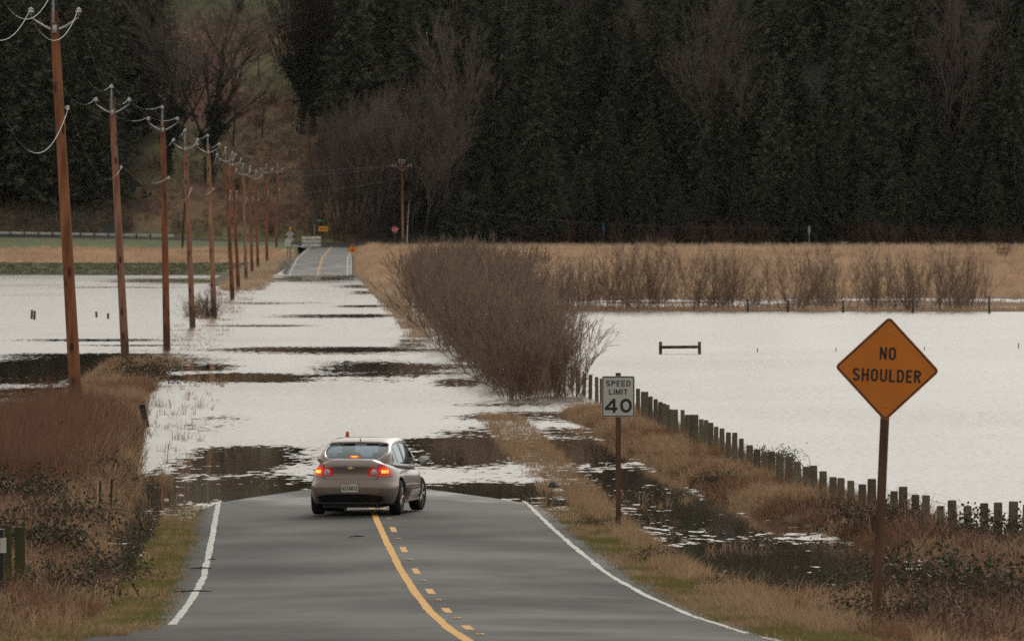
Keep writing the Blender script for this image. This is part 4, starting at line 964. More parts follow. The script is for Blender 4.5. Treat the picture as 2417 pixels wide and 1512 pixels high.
def glass(name, c, a):
    m = bpy.data.materials.new(name); m.use_nodes = True; nt = m.node_tree; nt.nodes.clear(); L = nt.links.new
    out = node(nt, 'ShaderNodeOutputMaterial'); tr = node(nt, 'ShaderNodeBsdfTransparent'); tr.inputs[0].default_value = (*c, 1)
    gl = node(nt, 'ShaderNodeBsdfGlossy'); gl.inputs['Roughness'].default_value = .03; gl.inputs['Color'].default_value = (.82, .93, 1, 1)
    lw = node(nt, 'ShaderNodeLayerWeight'); pw = node(nt, 'ShaderNodeMath', operation='POWER'); pw.inputs[1].default_value = 4; L(lw.outputs['Facing'], pw.inputs[0])
    ad = node(nt, 'ShaderNodeMath', operation='MULTIPLY_ADD'); ad.inputs[1].default_value = .6; ad.inputs[2].default_value = a; L(pw.outputs[0], ad.inputs[0])
    mxs = node(nt, 'ShaderNodeMixShader'); L(ad.outputs[0], mxs.inputs[0]); L(tr.outputs[0], mxs.inputs[1]); L(gl.outputs[0], mxs.inputs[2]); L(mxs.outputs[0], out.inputs[0])
    return m
M['glass'] = glass('tinted_car_glass', (.42, .52, .60), .15)
M['glass_side'] = glass('side_car_glass', (.30, .33, .33), .22)

CY_, CX_ = 0, 0
yawc = R(-7.5)
rc_ = Vector((-3.015, 172.2, 0)); fwd = Vector((-math.sin(yawc), math.cos(yawc), 0))
ctr = rc_ + fwd * 1.40            # car centre is 1.40 m ahead of the rear axle
zg = float(rz(0, 174.3)); zg2 = float(rz(0, 177.1))
car = empty('sedan_car', (ctr.x, ctr.y, (zg + zg2) / 2 + .012), yawc, 'taupe metallic sedan with lit brake lights stopped at the edge of the floodwater', 'car')
car.rotation_euler = (math.atan2(zg2 - zg, 2.85), 0, yawc)
# plan outline: half width and x-extent by superellipse, per level
def belt(y): return float(ip(y, [(-2.42, .95), (-2.36, 1.0), (-2.0, 1.0), (-1.5, .985), (0, .93), (1.0, .90), (1.4, .88), (2.0, .76), (2.43, .62)]))
def shl(x): return .120 * min(1, max(0, abs(x) - .42) / .40) ** 1.7
def deckz(y): return float(ip(y, [(-2.42, 1.0), (-2.36, 1.02), (-2.24, 1.092), (-1.9, 1.075), (-1.3, 1.05), (0, 1.0), (1.1, .98), (1.5, .965), (2.1, .87), (2.36, .76), (2.43, .70)]))
def ring(t, n=72):
    """t 0..1 bottom to belt. returns list of (x,y)"""
    hwid = float(ip(t, [(0, .80), (.12, .84), (.35, .885), (.55, .893), (.75, .88), (.9, .86), (1, .825)]))
    ext_r = float(ip(t, [(0, 2.30), (.08, 2.36), (.2, 2.425), (.48, 2.435), (.56, 2.405), (.60, 2.35), (.72, 2.33), (.9, 2.345), (1, 2.36)]))
    ext_f = float(ip(t, [(0, 2.30), (.2, 2.42), (.6, 2.42), (1, 2.30)]))
    e = float(ip(t, [(0, 7), (.5, 6.5), (.75, 5.2), (1, 4.4)]))
    out = []
    for k in range(n):
        a = 2 * math.pi * k / n
        c, s = math.cos(a), math.sin(a); ex = ext_r if s < 0 else ext_f
        x = hwid * math.copysign(abs(c) ** (2 / e), c); y = ex * math.copysign(abs(s) ** (2 / e), s)
        # a sedan tapers toward its tail and nose
        if abs(y) > 1.2: x *= 1 - .06 * ((abs(y) - 1.2) / 1.2) ** 2
        out.append((x, y))
    return out
ts = [0, .05, .12, .2, .3, .4, .48, .53, .57, .61, .68, .76, .84, .92, 1.0]
n = 96; V = []; Fc = []
def zb(y): return float(ip(y, [(-2.43, .25), (-1.9, .20), (0, .20), (2.43, .20)]))
for t in ts:
    for (x, y) in ring(t, n): V.append((x, y, zb(y) + (belt(y) - shl(x) - zb(y)) * t))
for i in range(len(ts) - 1):
    for k in range(n): Fc.append((i * n + k, i * n + (k + 1) % n, (i + 1) * n + (k + 1) % n, (i + 1) * n + k))
base = (len(ts) - 1) * n; last = ring(1.0, n)
for f_ in (.985, .94, .86, .7, .45, .2):
    off = len(V)
    for (x, y) in last:
        yy_ = y * (f_ + (1 - f_) * .35) if abs(y) > 2.2 else y * (1 - (1 - f_) * .02)
        yy_ = y * (1 - (1 - f_) * .22)
        lift = 1 - ((f_ - .0)) ** 6
        V.append((x * f_, yy_, belt(yy_) - shl(x * f_) + (deckz(yy_) - belt(yy_)) * min(1, lift * 1.25)))
    for k in range(n): Fc.append((base + k, base + (k + 1) % n, off + (k + 1) % n, off + k))
    base = off
# closing strip along the centreline
half = n // 2
for k in range(-n // 4, n // 4):
    a, b2 = k % n, (k + 1) % n; c2, d2 = (half - k - 1) % n, (half - k) % n
    Fc.append((base + a, base + d2, base + c2, base + b2))
Fc.append(tuple(reversed(range(n))))
body0 = MB(); body0.v = V; body0.f = Fc; bo = body0.build('body', M['paint'], None, smooth=True)
M['well'] = M['black_plastic']; bo.data.materials.append(M['well'])
WR, WX, AXR, AXF = .335, .765, -1.40, 1.45
cut = MB()
for ya in (AXR, AXF):
    for sg in (-1, 1):
        cut.lathe([(.385, -.13), (.385, .25)], (0, 0, 0), 28, None)
        k0 = len(cut.v) - 56
        for j in range(k0, len(cut.v)):
            v = cut.v[j]; cut.v[j] = (sg * (.80 + v[2]), ya + v[0], .345 + v[1])
cu = cut.build('cutter', M['well'])
md = bo.modifiers.new('arches', 'BOOLEAN'); md.operation = 'DIFFERENCE'; md.object = cu; md.solver = 'EXACT'
bpy.context.view_layer.update()
dg = bpy.context.evaluated_depsgraph_get()
me2 = bpy.data.meshes.new_from_object(bo.evaluated_get(dg)); 
bpy.data.objects.remove(cu); old = bo.data; bo.modifiers.clear(); bo.data = me2; bo.parent = car
# rear surface helper: y of the tail at (x, z)
def tail(x, z, yhint=-2.35):
    t = (z - zb(yhint)) / (belt(yhint) - zb(yhint)); t = min(max(t, 0), 1)
    pts = ring(t, 240); best = None
    pts = [p for p in pts if p[1] < 0]; pts.sort()
    xs2 = [p[0] for p in pts]; ys2 = [p[1] for p in pts]
    return float(np.interp(x, xs2, ys2))
def patch(name, poly_fn, m, parent, off=.008, nu=14, nv=8, thick=True, smooth=True):
    """poly_fn(u,v)->(x,z) with u,v in 0..1, hugging the tail"""
    q = MB(); vs = []
    for j in range(nv + 1):
        for i in range(nu + 1):
            x, z = poly_fn(i / nu, j / nv); vs.append((x, tail(x, z) - off, z))
    fs = [(j * (nu + 1) + i, j * (nu + 1) + i + 1, (j + 1) * (nu + 1) + i + 1, (j + 1) * (nu + 1) + i) for j in range(nv) for i in range(nu)]
    # rim going back into the body
    edge_ = [i for i in range(nu + 1)] + [(j) * (nu + 1) + nu for j in range(1, nv + 1)] + [nv * (nu + 1) + i for i in range(nu - 1, -1, -1)] + [j * (nu + 1) for j in range(nv - 1, 0, -1)]
    b0 = len(vs)
    for e in edge_: v = vs[e]; vs.append((v[0], v[1] + off + .02, v[2]))
    for i in range(len(edge_)): j = (i + 1) % len(edge_); fs.append((edge_[i], edge_[j], b0 + j, b0 + i))
    q.add(vs, fs); return q.build(name, m, parent, smooth=smooth)
for sg in (-1, 1):
    # outer lens: tall, rounded top, wrapping the corner
    def outer(u, v, sg=sg):
        ztop = 1.012 - .17 * u ** 1.5; x = .55 + .235 * u
        xo = x - .05 * v * (1 if u > .5 else 0) * u
        return (sg * xo, .765 + (ztop - .765) * v)
    lo = patch('tail_lamp', outer, M['lamp_red'], car, .016)
    def inner(u, v, sg=sg): return (sg * (.345 + .20 * u + .012 * v), .768 + (.155 + .01 * u) * v)
    li = patch('inner_lens', inner, M['lamp_red'], lo, .014)
    yb_ = tail(sg * .45, .845) - .016
    q = MB(); q.lathe([(.062, 0), (.060, .006), (.045, .012), (0, .014)], (sg * .455, yb_ + .0, .842), 20, Matrix.Rotation(R(90), 3, 'X')); q.build('reverse_lamp', M['lamp_clear'], lo, smooth=True)
    q = MB()
    for dx in (-.045, -.015, .015, .045):
        for dz in (-.02, .012): 
            xx = sg * .655 + dx; q.box((xx, tail(xx, .85) - .022, .855 + dz), (.026, .012, .026))
    q.build('brake_bulb', M['brake'], lo)
    def glow(u, v, sg=sg):
        a = 2 * math.pi * u; r_ = .02 + .98 * v; return (sg * .655 + .085 * r_ * math.cos(a), .855 + .062 * r_ * math.sin(a))
    q = MB(); vs = [(sg * .655, tail(sg * .655, .855) - .0185, .855)] + [(sg * .655 + .090 * math.cos(a), tail(sg * .655 + .09 * math.cos(a), .855) - .0185, .855 + .065 * math.sin(a)) for a in np.linspace(0, 2 * math.pi, 20, endpoint=False)]
    q.add(vs, [(0, 1 + k, 1 + (k + 1) % 20) for k in range(20)]); q.build('lit_lens', M['brake_red'], lo)
# trunk seam, bumper valance, plate, emblem
sm_ = MB()
def seam(pts, w_=.007, off=.003):
    q = sm_
    for (x0, z0), (x1, z1) in zip(pts[:-1], pts[1:]):
        dx, dz = x1 - x0, z1 - z0; L_ = math.hypot(dx, dz); nx, nz = -dz / L_ * w_ / 2, dx / L_ * w_ / 2
        q.add([(x0 + nx, tail(x0, z0) - off, z0 + nz), (x1 + nx, tail(x1, z1) - off, z1 + nz), (x1 - nx, tail(x1, z1) - off, z1 - nz), (x0 - nx, tail(x0, z0) - off, z0 - nz)], [(0, 1, 2, 3)])
seam([(-.54, .758), (-.53, .725), (-.48, .702), (-.3, .70), (0, .699), (.3, .70), (.48, .702), (.53, .725), (.54, .758)], .010)
for sg in (-1, 1): seam([(sg * .548, .94), (sg * .56, 1.0), (sg * .575, 1.03)], .006)
seam([(-.78, .755), (-.56, .758)], .008); seam([(.56, .758), (.78, .755)], .008)
sm_.build('panel_gap', M['black_plastic'], car)
def val(u, v): 
    x = -.66 + 1.32 * u; e = abs(2 * u - 1); return (x * (1 - .06 * (1 - v)), .225 + (.19 - .05 * e ** 4) * v)
patch('rear_valance', val, M['black_plastic'], car, .010, 24, 4)
py_ = tail(0, .53)
q = MB(); rcp = rounded([(-.175, -.09), (.175, -.09), (.19, .095), (-.19, .095)], .02, 3); q.prism([(x, z + .54) for x, z in rcp], py_ - .006, py_ + .03); q.build('plate_recess', M['paint'], car)
q = MB(); border(q, rcp, 0, .012, py_ - .008, 0, .54); q.build('plate_surround', M['chrome'], car)
q = MB(); q.box((0, py_ - .010, .54), (.325, .006, .156)); plate = q.build('number_plate', M['white_sheet'], car)
q = MB(); letter(q, 'ACC6823', 0, .531, .074, {'*': .48}, .11, .19, py_ - .0145); q.build('plate_number', M['black_ink'], plate)
q = MB(); q.box((-.07, py_ - .0138, .603), (.11, .001, .012)); q.build('plate_state_name', M['red_sheet'], plate)
q = MB(); ye = tail(0, .925) - .003
def bow(sx, sz): return [(-.5 * sx, -.1 * sz), (-.36 * sx, .18 * sz), (-.18 * sx, .18 * sz), (-.14 * sx, .5 * sz), (.22 * sx, .5 * sz), (.18 * sx, .18 * sz), (.5 * sx, .18 * sz), (.36 * sx, -.18 * sz), (.14 * sx, -.18 * sz), (.10 * sx, -.5 * sz), (-.22 * sx, -.5 * sz), (-.18 * sx, -.18 * sz)]
q.prism([(x, z + .925) for x, z in bow(.155, .055)], ye - .012, ye + .01); q.build('emblem', M['gold'], car)
q = MB(); ym = tail(-.36, .80) - .004
for k_ in range(6): q.box((-.40 + k_ * .024 - .02 + .06, tail(-.36 + k_ * .024, .80) - .004, .792), (.016, .003, .016))
q.build('model_badge', M['chrome'], car)
# greenhouse shell with real openings
def roofz(y): return float(ip(y, [(-2.02, 1.045), (-1.9, 1.10), (-1.75, 1.17), (-1.45, 1.28), (-1.15, 1.372), (-.95, 1.408), (-.6, 1.435), (-.1, 1.45), (.3, 1.445), (.55, 1.42), (.75, 1.365), (1.05, 1.24), (1.4, 1.08), (1.62, .975)]))
gy_ = [-2.02, -1.97, -1.88, -1.75, -1.6, -1.45, -1.3, -1.17, -1.10, -.95, -.8, -.6, -.35, -.1, .12, .3, .45, .6, .75, .95, 1.15, 1.4, 1.52, 1.62]
def section(y):
    zt = roofz(y); zb_ = min(deckz(y) - .12, zt - .01)
    xb = float(ip(y, [(-2.02, .46), (-1.88, .60), (-1.7, .675), (-1.2, .755), (-.4, .775), (.6, .77), (1.2, .74), (1.62, .66)]))
    xr = float(ip(y, [(-2.02, .42), (-1.88, .53), (-1.7, .61), (-1.15, .60), (-.4, .60), (.4, .60), (1.0, .60), (1.62, .62)]))
    hz_ = zt - zb_; xr = xb - (xb - xr) * min(1, hz_ / .40)
    drop = .045 * min(1, hz_ / .3)
    sec = [(xb, zb_), (xb - .006, zb_ + .10 * hz_), (xb - (xb - xr) * .42, zb_ + .50 * hz_), (xr + .028, zb_ + .86 * hz_ - .004), (xr + .004, zt - drop), (xr - .045, zt - drop * .42), (xr * .66, zt - drop * .15), (xr * .33, zt - .004), (0, zt)]
    return sec
shell = MB(); panes = {'rear_window': MB(), 'windscreen': MB(), 'side_window': MB()}
secs = [section(y) for y in gy_]; m_ = len(secs[0]); W_ = 2 * m_ - 1; vs = []
for y, sec in zip(gy_, secs):
    full = [(x, z) for x, z in sec] + [(-x, z) for x, z in reversed(sec[:-1])]
    vs += [(x, y, z) for x, z in full]
fs = []
holes = {'rear_window': [], 'windscreen': [], 'side_window': []}; side_l, side_r = [], []
for i in range(len(gy_) - 1):
    ym = (gy_[i] + gy_[i + 1]) / 2
    for k in range(W_ - 1):
        f_ = (i * W_ + k, i * W_ + k + 1, (i + 1) * W_ + k + 1, (i + 1) * W_ + k)
        kk2 = k if k < m_ - 1 else W_ - 2 - k
        if kk2 >= 5 and -1.97 < ym < -1.17: holes['rear_window'].append(f_)
        elif kk2 >= 4 and .6 < ym < 1.52: holes['windscreen'].append(f_)
        elif kk2 in (1, 2) and -1.45 < ym < 1.15 and not (-.35 < ym < -.1 and False): (side_r if k < m_ - 1 else side_l).append(f_)
        else: fs.append(f_)
shell.add(vs, fs); cabin = shell.build('cabin_shell', M['paint'], car, smooth=True)
sd = cabin.modifiers.new('solid', 'SOLIDIFY'); sd.thickness = .035; sd.offset = -1
for nm_, lst, mm in (('rear_window', holes['rear_window'], M['glass']), ('windscreen', holes['windscreen'], M['glass']), ('side_window', side_r, M['glass_side']), ('side_window', side_l, M['glass_side'])):
    used = sorted({v for f_ in lst for v in f_}); ix = {v: i for i, v in enumerate(used)}
    q = MB(); q.add([(vs[v][0] * .996, vs[v][1], vs[v][2] - .004) for v in used], [tuple(ix[v] for v in f_) for f_ in lst]); q.build(nm_, mm, cabin, smooth=True)
# black glass border, door pillars and chrome strip
q = MB()
for sg in (-1, 1):
    for y0, dy, tl in ((-.33, .09, .05), (-1.05, .035, .16)):
        a = section(y0); 
        q.add([(sg * (a[1][0] + .004), y0, a[1][1] - .01), (sg * (a[1][0] + .004), y0 + dy, a[1][1] - .01), (sg * (a[3][0] + .004), y0 + dy - tl * .3, a[3][1] + .01), (sg * (a[3][0] + .004), y0 - tl * .3, a[3][1] + .01), (sg * (a[2][0] + .006), y0 - tl * .15, a[2][1]), (sg * (a[2][0] + .006), y0 + dy - tl * .15, a[2][1])], [(0, 1, 5, 4), (4, 5, 2, 3)])
q.build('door_pillar', M['black_plastic'], cabin)
q = MB()
for sg in (-1, 1):
    pts = [(sg * (section(y)[1][0] + .006), y, section(y)[1][1] - .006) for y in gy_ if -1.46 < y < 1.16]; q.tube(pts, .009, 6)
    pts = [(sg * (section(y)[3][0] + .008), y, section(y)[3][1] + .004) for y in gy_ if -1.46 < y < 1.16]; q.tube(pts, .008, 6)
    a, b3 = (sg * (section(-1.45)[1][0] + .006), -1.45, section(-1.45)[1][1]), (sg * (section(-1.45)[3][0] + .008), -1.45, section(-1.45)[3][1]); q.tube([a, b3], .008, 6)
q.build('window_trim', M['chrome'], cabin)
q = MB(); e = [(sg_, y) for sg_, y in ()]
for k_ in range(len(gy_) - 1):
    pass
# high brake lamp, interior, mirrors, antenna
q = MB(); q.box((0, -1.83, 1.135), (.175, .03, .030)); q.build('high_brake_lamp', M['brake_red'], cabin)
q = MB(); q.box((0, -1.848, 1.135), (.12, .006, .014)); q.build('high_brake_bulb', M['brake'], cabin)
q = MB(); q.lathe([(.035, 0), (.03, .02), (.012, .035), (.009, .06)], (0, -1.02, 1.385), 10); q.tube([(0, -1.02, 1.41), (0, -1.06, 1.455), (0, -1.12, 1.50)], [.012, .008, .003], 6); q.build('antenna', M['black_plastic'], cabin, smooth=True)
def seat(x, y):
    q = MB(); q.box((x, y, .86), (.46, .12, .62), Matrix.Rotation(R(12), 3, 'X')); q.build('seat_back', M['seat'], car)
    q = MB(); rcq = rounded([(-.125, -.085), (.125, -.085), (.11, .085), (-.11, .085)], .045, 5); q.prism([(x + a_, b_ + 1.245) for a_, b_ in rcq], y - .13, y - .03); q.tube([(x - .06, y - .08, 1.1), (x - .06, y - .08, 1.2)], .008, 6); q.tube([(x + .06, y - .08, 1.1), (x + .06, y - .08, 1.2)], .008, 6); q.build('headrest', M['seat'], car)
seat(-.36, -.15); seat(.36, -.15)
q = MB(); q.box((0, -1.15, .93), (1.2, .14, .34), Matrix.Rotation(R(15), 3, 'X')); q.build('rear_bench', M['seat'], car)
q = MB(); q.box((0, .95, .96), (1.35, .5, .12)); q.build('dashboard', M['seat'], car)
q = MB(); q.box((0, .62, 1.33), (.24, .03, .07)); q.build('rear_view_mirror', M['black_plastic'], car)
q = MB(); ringp = [(-.36 + .18 * math.cos(a), .52 + .06 * math.sin(a), .97 + .17 * math.sin(a)) for a in np.linspace(0, 2 * math.pi, 20)]; q.tube(ringp, .016, 6); q.build('steering_wheel', M['black_plastic'], car)
for sg in (-1, 1):
    q = MB(); q.lathe([(0, -.055), (.075, -.05), (.105, -.01), (.105, .01), (.07, .075), (0, .11)], (0, 0, 0), 16, Matrix.Rotation(R(-90), 3, 'X'))
    q.v = [(v[0] * 1.15, v[1], v[2] * .78) for v in q.v]
    mr = q.build('door_mirror', M['paint'], car, smooth=True); mr.location = (sg * 1.005, .70, 1.02)
    q = MB(); q.lathe([(.092, 0), (.06, .002), (0, .003)], (0, -.056, 0), 16, Matrix.Rotation(R(90), 3, 'X')); q.v = [(v[0] * 1.1, v[1], v[2] * .72) for v in q.v]; q.build('mirror_glass', M['chrome'], mr)
    q = MB(); q.box((-sg * .14, .03, -.045), (.12, .06, .04)); q.build('mirror_foot', M['black_plastic'], mr)
    for yh in (-.95, .02):
        q = MB(); q.tube([(sg * .897, yh - .1, .845), (sg * .925, yh - .06, .848), (sg * .925, yh + .06, .846), (sg * .897, yh + .1, .845)], .014, 6); q.build('door_handle', M['paint'], car, smooth=True)
    q = MB()
    for yd in (-1.02, -.18, .95):
        q.add([(sg * .897, yd, .30), (sg * .897, yd + .008, .30), (sg * .900, yd + .008, .62), (sg * .900, yd, .62)], [(0, 1, 2, 3)])
        q.add([(sg * .900, yd, .62), (sg * .900, yd + .008, .62), (sg * .875, yd + .008, .90), (sg * .875, yd, .90)], [(0, 1, 2, 3)])
    q.box((sg * .893, 0, .47), (.012, 1.75, .035)); q.build('door_gap', M['black_plastic'], car)
    q = MB(); q.box((sg * .862, 0.02, .255), (.02, 2.0, .05)); q.build('sill', M['paint'], car)
# wheels
def wheel():
    rt = Matrix.Rotation(R(90), 3, 'Y')
    q = MB(); q.lathe([(.215, -.10), (.30, -.112), (.328, -.095), (.335, -.06), (.335, .06), (.328, .095), (.30, .112), (.215, .10)], (0, 0, 0), 36, rt); t_ = q.build('tyre', M['tyre'], None, smooth=True)
    q = MB(); q.lathe([(.222, -.09), (.222, .085), (.212, .10), (.200, .088), (.196, .03), (.05, .02), (0, .02)], (0, 0, 0), 30, rt)
    for k in range(5):
        a = 2 * math.pi * k / 5
        ca_, sa_ = math.cos(a), math.sin(a)
        for dd_ in (-.13, .13):
            c1, s1 = math.cos(a + dd_), math.sin(a + dd_)
            q.tube([(.082, .03 * ca_, .03 * sa_), (.095, .12 * math.cos(a + dd_ * .8), .12 * math.sin(a + dd_ * .8)), (.094, .205 * c1, .205 * s1)], [.026, .022, .018], 6)
    q.lathe([(.045, .06), (.045, .10), (.03, .108), (0, .11)], (0, 0, 0), 14, rt)
    r_ = q.build('rim', M['rim'], None, smooth=False)
    q = MB(); q.lathe([(.05, .025), (.195, .03)], (0, 0, 0), 24, rt); d_ = q.build('brake_disc', M['black_plastic'], None)
    return t_, r_, d_
proto = None
for (sx, ya) in ((1, AXR), (-1, AXR), (1, AXF), (-1, AXF)):
    if proto is None: ts_ = wheel(); proto = ts_; objs = ts_
    else:
        objs = [o.copy() for o in proto]
        for o in objs: col.objects.link(o)
    wroot = bpy.data.objects.new('wheel', None); col.objects.link(wroot); wroot.parent = car; wroot.location = (sx * WX, ya, WR - .005)
    wroot.rotation_euler = (0, 0, (0 if sx > 0 else math.pi) + (R(-6) if ya > 0 else 0))
    for o in objs: o.parent = wroot
q = MB(); q.box((0, -.2, .19), (1.2, 3.6, .06)); q.build('underbody', M['black_plastic'], car)
q = MB(); q.box((0, -2.02, .20), (1.15, .3, .10)); q.box((.05, -1.95, .235), (.85, .42, .12)); q.tube([(.52, -2.05, .24), (.52, -2.33, .225)], .03, 10); q.build('exhaust', M['black_plastic'], car)
# driver
def skin_body(name, verts, edges, radii, m, parent):
    me = bpy.data.meshes.new(name); me.from_pydata(verts, edges, []); o = bpy.data.objects.new(name, me); col.objects.link(o)
    md = o.modifiers.new('skin', 'SKIN'); sk = me.skin_vertices[0] if me.skin_vertices else None
    if sk is None:
        bpy.context.view_layer.objects.active = o
    for i, r_ in enumerate(radii): me.skin_vertices[0].data[i].radius = (r_, r_)
    me.skin_vertices[0].data[0].use_root = True
    s2 = o.modifiers.new('sub', 'SUBSURF'); s2.levels = 1; s2.render_levels = 1
    bpy.context.view_layer.update(); dg = bpy.context.evaluated_depsgraph_get()
    nm = bpy.data.meshes.new_from_object(o.evaluated_get(dg)); o.modifiers.clear(); o.data = nm; nm.materials.clear(); nm.materials.append(m)
    for p_ in nm.polygons: p_.use_smooth = True
    o.parent = parent; return o
def carpt(v): return car.matrix_world @ Vector(v)
bpy.context.view_layer.update()
dv = empty('person', carpt((-.36, .02, .55)), yawc, 'driver in dark clothes seen through the rear window of the sedan', 'person')
try:
    vts = [(0, 0, 0), (0, -.03, .2), (0, -.06, .42), (0, -.04, .56), (0, -.02, .64), (0, -.01, .73), (0, .0, .82),
           (.19, -.05, .50), (.25, .10, .28), (.16, .38, .36), (.15, .45, .40), (-.19, -.05, .50), (-.25, .10, .28), (-.16, .38, .36), (-.15, .45, .40),
           (.10, .18, -.02), (.13, .48, .02), (.13, .60, -.28), (-.10, .18, -.02), (-.13, .48, .02), (-.13, .60, -.28)]
    eds = [(0, 1), (1, 2), (2, 3), (3, 4), (4, 5), (5, 6), (2, 7), (7, 8), (8, 9), (9, 10), (2, 11), (11, 12), (12, 13), (13, 14), (0, 15), (15, 16), (16, 17), (0, 18), (18, 19), (19, 20)]
    rad = [.16, .15, .16, .065, .06, .088, .085, .07, .05, .035, .04, .07, .05, .035, .04, .09, .075, .05, .09, .075, .05]
    skin_body('body', vts, eds, rad, M['jacket'], dv)
except Exception as ex:
    q = MB(); q.lathe([(.1, 0), (.2, .1), (.22, .35), (.19, .5), (.07, .56), (.06, .62), (.08, .66), (.1, .75), (.08, .85), (0, .88)], n=14); q.build('body', M['jacket'], dv, smooth=True)
q = MB(); q.lathe([(.085, .66), (.10, .72), (.105, .79), (.085, .86), (.04, .895), (0, .90)], (0, -.015, 0), 14); q.build('hair', M['hair'], dv, smooth=True)

# ------------------------------------------------------------------ vegetation generators
def prisms(A, B, ra, rb, sides=3):
    """many tapered sticks at once"""
    A = np.asarray(A, float); B = np.asarray(B, float); ra = np.asarray(ra, float); rb = np.asarray(rb, float); n = len(A)
    t = B - A; t /= np.maximum(np.linalg.norm(t, axis=1, keepdims=True), 1e-9)
    ref = np.where(np.abs(t[:, 2:3]) < .9, np.array([[0, 0, 1.]]), np.array([[1., 0, 0]]))
    a = np.cross(t, ref); a /= np.linalg.norm(a, axis=1, keepdims=True); b = np.cross(t, a)
    V = np.zeros((n, 2 * sides, 3))
    for k in range(sides):
        q = 2 * math.pi * k / sides; o = a * math.cos(q) + b * math.sin(q)
        V[:, k] = A + o * ra[:, None]; V[:, sides + k] = B + o * rb[:, None]
    T = np.array([[k, (k + 1) % sides, sides + (k + 1) % sides, sides + k] for k in range(sides)])
    T = (np.arange(n)[:, None, None] * 2 * sides + T[None]).reshape(-1, 4)
    return V.reshape(-1, 3), T
def join(parts):
    VV, TT, b = [], [], 0
    for V, T in parts: VV.append(V); TT.append(T + b); b += len(V)
    return np.concatenate(VV), np.concatenate(TT)
def quads(C, U, Vv):
    n = len(C); V = np.stack([C - U - Vv, C + U - Vv, C + U + Vv, C - U + Vv], 1).reshape(-1, 3)
    return V, np.arange(n * 4).reshape(-1, 4)
def unit(n, r=rng):
    v = r.normal(size=(n, 3)); return v / np.linalg.norm(v, axis=1, keepdims=True)

def blades(name, P, h, wdt, lean, m, label, cat, rg, per=20, spread=.12, droop=.5, kind='stuff', upright=.35):
    """tufts of thin curved blades at points P"""
    n = len(P); N = n * per
    C = np.repeat(P, per, 0); hh = np.repeat(h, per) * rg.uniform(.45, 1.1, N)
    az = rg.uniform(0, 2 * math.pi, N); out = rg.uniform(.05, 1, N)
    dirx, diry = np.cos(az), np.sin(az)
    base = C + np.stack([dirx, diry, 0 * az], 1) * (spread * rg.uniform(0, 1, N))[:, None]
    tilt = upright * out + rg.normal(0, .08, N)
    lx, ly = lean
    d1 = np.stack([dirx * tilt + lx * .5, diry * tilt + ly * .5, np.ones(N)], 1); d1 /= np.linalg.norm(d1, axis=1, keepdims=True)
    dr = droop * rg.uniform(.3, 1.4, N)
    d2 = d1 + np.stack([dirx * dr + lx, diry * dr + ly, -dr * .9], 1); d2 /= np.linalg.norm(d2, axis=1, keepdims=True)
    mid = base + d1 * (hh * .55)[:, None]; tip = mid + d2 * (hh * .55)[:, None]
    a2 = rg.uniform(0, math.pi, N); sd = np.stack([np.cos(a2), np.sin(a2) * .5, 0 * a2], 1) * (wdt * rg.uniform(.6, 1.3, N) / 2)[:, None]
    V = np.stack([base - sd, base + sd, mid + sd * .8, mid - sd * .8, tip], 1).reshape(-1, 3)
    i = np.arange(N)[:, None] * 5
    T = np.concatenate([np.stack([i[:, 0], i[:, 0] + 1, i[:, 0] + 2], 1), np.stack([i[:, 0], i[:, 0] + 2, i[:, 0] + 3], 1), np.stack([i[:, 0] + 3, i[:, 0] + 2, i[:, 0] + 4], 1)], 0)
    o = np_mesh(name, V, T, m); return tag(o, label, cat, kind=kind)
def scatter(n, y0, y1, ulo, uhi, rg, zmin=-.12, zmax=9, power=1.0, clump=0.0, sc_=2.0, seed=20):
    t = rg.uniform(0, 1, n) ** power; Y = y0 + (y1 - y0) * t
    lo = ulo(Y) if callable(ulo) else ulo; hi = uhi(Y) if callable(uhi) else uhi
    U = lo + (hi - lo) * rg.uniform(0, 1, n); X = U + xc(Y); Z = terr(X, Y)
    k = (Z > zmin) & (Z < zmax)
    if clump: k &= hash2(X, Y, sc_, seed) > clump
    return np.stack([X, Y, Z - .02], 1)[k]

# --- dead grass, verge grass, weeds
rg = np.random.default_rng(11)
ubF = lambda Y: fx(Y) - xc(Y)
P1 = scatter(7500, 98, 262, lambda Y: ubF(Y) - 1.7, lambda Y: ubF(Y) + .7, rg, -.16, clump=.22, sc_=1.1)
P2 = scatter(2600, 92, 138, 4.6, lambda Y: ubF(Y) + 1.5, rg, -.1)
P = np.concatenate([P1, P2]); kx = hash2(P[:, 0], P[:, 1], 3.0, 31) > .42
blades('dead_grass', P[kx], rg.uniform(.30, .58, kx.sum()), .013, (.12, -.05), M['straw'], 'pale tan dead grass matted along the fence bank on the right', 'dead grass', rg, per=20, droop=1.1, upright=.6)
kx = ~kx
blades('rusty_grass', P[kx], rg.uniform(.25, .52, kx.sum()), .013, (-.1, -.1), M['rust_grass'], 'rusty brown dead grass and litter along the fence bank on the right', 'dead grass', rg, per=22, droop=1.2, upright=.7)
